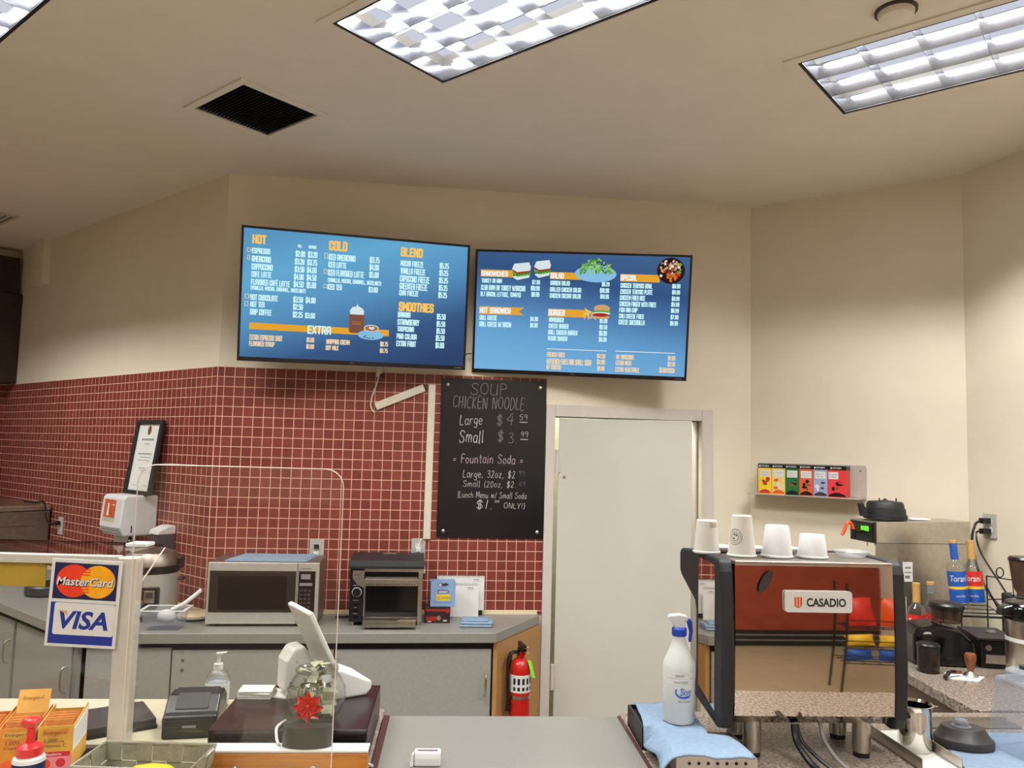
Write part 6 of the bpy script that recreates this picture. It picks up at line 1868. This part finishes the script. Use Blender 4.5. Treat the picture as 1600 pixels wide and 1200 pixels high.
bottle('blue-necked syrup bottle leaning on the wire rack against the brewer', (2.01, 3.55, ZF + .187), 'labelblue', 'labelblue', (0, radians(-5), radians(-18)))
bottle('gold-necked syrup bottle on the wire rack behind the blue-necked one', (2.088, 3.56, ZF + .187), 'cork', 'labelred', (0, radians(-4), radians(-40)))

gr = thing('coffee_grinder', 'bulky black grinder with a lidded clear hopper on the side counter', 'grinder', (1.80, 3.30, ZF), radians(-6))
MB().prism([(-.125, 0), (.12, 0), (.12, .10), (.06, .15), (-.02, .165), (-.10, .155), (-.125, .12)], 'y', -.02, .14).build('body', 'blackg', gr, bevel=.02, seg=4)
MB().shell([(.05, .166), (.058, .17), (.062, .225), (.060, .225), (.056, .172), (.05, .168)], 32, (.035, .06, 0)).build('hopper', 'smoke', gr, smooth=True)
MB().lathe([(.066, .222), (.068, .228), (.068, .238), (.06, .246), (0, .25)], 32, (.035, .06, 0)).build('hopper_lid', 'black', gr, smooth=True)
MB().cyl((-.075, -.022, .125), (-.075, -.018, .132), .016, n=18).build('dial', 'mgrey', gr, smooth=True)
cn = thing('smoked_canister', 'small smoky clear canister in front of the black grinder', 'canister', (1.683, 3.205, ZF))
MB().shell([(0, 0), (.036, 0), (.04, .004), (.042, .1), (.04, .1), (.038, .006), (0, .003)], 32).build('wall', 'smoke', cn, smooth=True)
MB().lathe([(0, .004), (.036, .004), (.037, .05), (0, .054)], 24).build('coffee', 'brownblk', cn, smooth=True)
MB().lathe([(.0425, .1), (.0435, .106), (.04, .112), (0, .113)], 28).build('lid', 'black', cn, smooth=True)
sg2 = thing('black_grinder_base', 'black appliance with a flat steel top and chrome knobs right of the grinder', 'appliance', (2.025, 3.30, ZF), radians(-8))
box('body', 'black', sg2, -.085, .05, -.03, .15, 0, .115, .008)
MB().prism([(-.05, .115), (.16, .115), (.16, .128), (-.06, .126)], 'x', -.1, .06).build('steel_top', 'dgrey', sg2, bevel=.003)
MB().lathe([(.022, .128), (.022, .134), (.012, .138), (0, .139)], 20, (-.01, .05, 0)).build('knob', 'steel', sg2, smooth=True)
for x in (-.06, .02): MB().cyl((x, -.045, .085), (x, -.03, .085), .012, n=16).build('knob', 'steel', sg2, smooth=True)
MB().prism([(-.035, .02), (-.03, .02), (-.03, .06), (-.045, .055)], 'x', -.07, .04).build('front_plate', 'steel', sg2, bevel=.003)
gh = thing('hopper_grinder', 'coffee grinder with a clear bean hopper at the far right edge', 'grinder', (2.19, 3.36, ZF), radians(-15))
box('body', 'blackm', gh, -.06, .08, -.03, .15, 0, .27, .01)
MB().lathe([(.03, .27), (.05, .272), (.05, .278), (.03, .28)], 24, (0, .04, 0)).build('collar', 'chrome', gh, smooth=True)
MB().shell([(.03, .28), (.045, .31), (.058, .42), (.056, .42), (.043, .312), (.028, .282)], 28, (0, .04, 0)).build('hopper', 'smoke', gh, smooth=True)
MB().lathe([(.06, .42), (.061, .428), (.055, .437), (0, .44)], 28, (0, .04, 0)).build('hopper_lid', 'brownblk', gh, smooth=True)
th = thing('airpot', 'steel airpot flask with a black lid at the right edge', 'airpot', (1.99, 3.04, ZF))
MB().lathe([(0, 0), (.084, 0), (.088, .006), (.088, .245), (.08, .25), (0, .25)], 44).build('body', 'steel', th, smooth=True)
MB().lathe([(.0885, .165), (.0885, .18)], 44).build('band', 'label', th, smooth=True)
MB().lathe([(.094, .248), (.098, .256), (.096, .29), (.085, .308), (.05, .318), (0, .32)], 40).build('lid', 'blackg', th, smooth=True)
MB().hexa([(-.125, -.025, .262), (-.08, -.03, .258), (-.08, .03, .258), (-.125, .025, .262)], [(-.118, -.022, .292), (-.07, -.028, .306), (-.07, .028, .306), (-.118, .022, .292)]).build('spout', 'blackg', th, bevel=.006, seg=3)
np_ = MB().hexa([(-.075, -.03, 0), (.02, -.06, 0), (.085, .01, 0), (-.05, .055, 0)], [(-.075, -.03, .003), (.02, -.06, .003), (.085, .01, .003), (-.05, .055, .003)]).build('napkin', 'paper', loc=(1.785, 3.135, ZF), rz=radians(0))
tag(np_, 'white folded napkin under the wooden tamper', 'napkin')
tp = thing('coffee_tamper', 'coffee tamper with a turned brown handle on the white napkin', 'tamper', (1.812, 3.14, ZF + .0035))
MB().lathe([(0, 0), (.026, 0), (.027, .004), (.02, .012), (.011, .02), (0, .02)], 28).build('base', 'steel', tp, smooth=True)
MB().lathe([(.011, .02), (.013, .035), (.020, .06), (.0215, .078), (.017, .088), (0, .09)], 28).build('handle', 'tamperwood', tp, smooth=True)
pf = thing('portafilter_handle', 'bent dark portafilter handle lying on the napkin', 'handle', (1.735, 3.115, ZF + .0035), radians(20))
MB().tube(spline([(-.06, -.01, .008), (-.035, .0, .014), (-.01, .012, .018), (.02, .014, .016)]), .0075).build('grip', 'brownblk', pf, smooth=True)
MB().cyl((.02, .014, .016), (.045, .014, .014), .007, n=12).build('wood_tip', 'tamperwood', pf, smooth=True)
q0 = w3(.125, .055, 1.553); q1 = w3(.125, .055, 1.503)
tag(MB().tube(spline([q0, q0 + Vector((-.05, -.03, -.02)), q0 + Vector((-.075, -.05, -.12)), q0 + Vector((-.06, -.12, -.30)), q0 + Vector((-.02, -.25, -.42)), q0 + Vector((.02, -.32, -.5))]), .006).build('upper_lead', 'black', smooth=True), 'black lead from the upper plug of the right wall outlet', 'cord')
tag(MB().tube(spline([q1, q1 + Vector((-.045, -.03, -.01)), q1 + Vector((-.04, -.06, -.1)), q1 + Vector((.0, -.14, -.23)), q1 + Vector((.03, -.22, -.35)), q1 + Vector((.05, -.3, -.46))]), .0045).build('lower_lead', 'black', smooth=True), 'thinner black lead from the lower plug of the right wall outlet', 'cord')

# ------------------------------------------------------------------ tea shelf
ts_ = thing('tea_shelf', 'small grey metal wall shelf holding a row of tea boxes', 'shelf', w2(0, .002, 0), A2)
MB().prism(rrect(.04, .63, 1.628, 1.80, .012), 'y', -.004, 0).build('back_plate', 'grey', ts_)
MB().prism([(.03, -.004), (.63, -.004), (.615, -.125), (.02, -.125)], 'z', 1.622, 1.626).build('shelf_plate', 'grey', ts_)
for x in (.10, .6): MB().cyl((x, -.006, 1.77), (x, -.004, 1.77), .004, n=10).build('screw', 'dgrey', ts_)
teas = [('teay', 'yellow', 'Lemon Ginger'), ('teac', 'straw-coloured', 'Chamomile'), ('teag', 'green', 'Premium Green'), ('teao', 'orange', 'Chai Spice'), ('teal', 'lilac', 'Earl Grey'), ('tear', 'red', 'English Breakfast')]
x = .080
for k, (mm, cn_, tx) in enumerate(teas):
    wd = .075 if k < 5 else .095
    t = thing('tea_box', '%s tea box with a black top band, %s on the wall shelf' % (cn_, ('first from the left', 'second from the left', 'third from the left', 'fourth from the left', 'fifth from the left', 'last on the right')[k]), 'tea box',
              w2(x + wd / 2, .105, 1.6265), A2, 'tea boxes on the shelf')
    h2 = wd / 2 - .0008
    box('carton', mm, t, -h2, h2, 0, .09, 0, .145, .0006)
    box('top_band', 'black', t, -h2 - .0003, h2 + .0003, -.0003, .0903, .145, .168, .0006)
    text_part('print', [('STASH', -.02, .152, .009, .042)], 'label', t, y=-.0008, bold=.02)
    MB().oval(-.028, .156, .005, .005, -.0008, 12).build('emblem', 'label', t)
    lw_ = .056 if k < 5 else .05; ox_ = 0 if k < 5 else -.018
    MB().rect(ox_ - lw_ / 2, ox_ + lw_ / 2, .097, .135, -.0004).build('name_label', 'label', t)
    a_, b_ = (tx.split(' ') + [''])[:2]
    text_part('print', [(a_, ox_ - .02, .118, .008, .04)] + ([(b_, ox_ - .02, .105, .007, .036)] if b_ else []), 'greyink', t, y=-.0008)
    ar = MB(); rg_ = random.Random(k)
    dk = {'teay': 'emred', 'teac': 'orange', 'teag': 'black', 'teao': 'brownblk', 'teal': 'dgrey', 'tear': 'brownblk'}[mm]
    ar.mi = 0; ar.flat([(-h2 + .004, 0.004)] + [(-h2 + .004 + i * (2 * h2 - .008) / 8, .012 + .014 * sin(pi * i / 8)) for i in range(9)] + [(h2 - .004, .004)], -.0004)
    for q in range(5):
        ar.mi = q % 2; ar.oval(rg_.uniform(-.02, .02), rg_.uniform(.035, .085), rg_.uniform(.005, .014), rg_.uniform(.004, .012), -.0005 - q * .0001, 9)
    ar.build('picture', [dk, 'label' if mm in ('teac', 'teal') else 'mag'], t)
    x += wd

# ------------------------------------------------------------------ snack rack behind the customers, mirrored in the coffee machine
sr = thing('snack_rack', 'black wire snack rack standing behind the customers, mirrored in the coffee machine', 'rack', (3.12, -.82, 0), radians(16))
b = MB()
for x in (-.44, .44):
    for y in (-.18, .18): b.tube([(x, y, 0), (x, y, 1.25)], .01, 6)
b.build('upright', 'black', sr)
for z in (.38, .56, .80):
    b = MB()
    for y in (-.18, -.06, .06, .18): b.tube([(-.44, y, z), (.44, y, z)], .006, 6)
    b.tube([(-.44, .19, z + .09), (.44, .19, z + .09)], .006, 6)
    for k in range(9): b.tube([(-.4 + k * .1, -.18, z), (-.4 + k * .1, .18, z)], .004, 5)
    b.build('wire_shelf', 'black', sr)
def bag(m):
    b = MB(); n = 8; vs = []
    for j in range(n + 1):
        t = j / n
        for i in range(n + 1):
            s = i / n * 2 - 1
            bul = .05 * (1 - s * s) * max(0, sin(pi * t)) ** .6
            vs.append((s * .095 * (1 - .08 * sin(pi * t)), bul, t * .27))
    k = len(vs)
    vs += [(v[0], -v[1], v[2]) for v in vs]
    fs = []
    for j in range(n):
        for i in range(n):
            a = j * (n + 1) + i
            fs += [(a, a + 1, a + n + 2, a + n + 1), (k + a, k + a + n + 1, k + a + n + 2, k + a + 1)]
    b.add(vs, fs)
    return b.build('crisp_bag', m, smooth=True)
rows = [(.805, [('labelred', 'red'), ('orange', 'orange'), ('labelred', 'red'), ('orange', 'orange')]), (.565, [('labelyel', 'yellow')] * 4), (.385, [('labelblue', 'blue')] * 4)]
src = {}
for z, row in rows:
    for k, (m, cn_) in enumerate(row):
        if m not in src:
            src[m] = bag(m); o = src[m]
        else:
            o = src[m].copy(); C.objects.link(o)
        o.location = Vector((3.12, -.82, z + .006)) + Matrix.Rotation(radians(16), 3, 'Z') @ Vector((-.315 + .21 * k, .06, 0)); o.rotation_euler = (radians(8 if z > .7 else 14), radians((k * 37) % 14 - 7), radians(16)); o.scale = (1, 1, 1.12 if z > .7 else .5)
        tag(o, '%s snack bag on the wire rack behind the customers' % cn_, 'snack bag', '%s snack bags on the rack' % cn_)
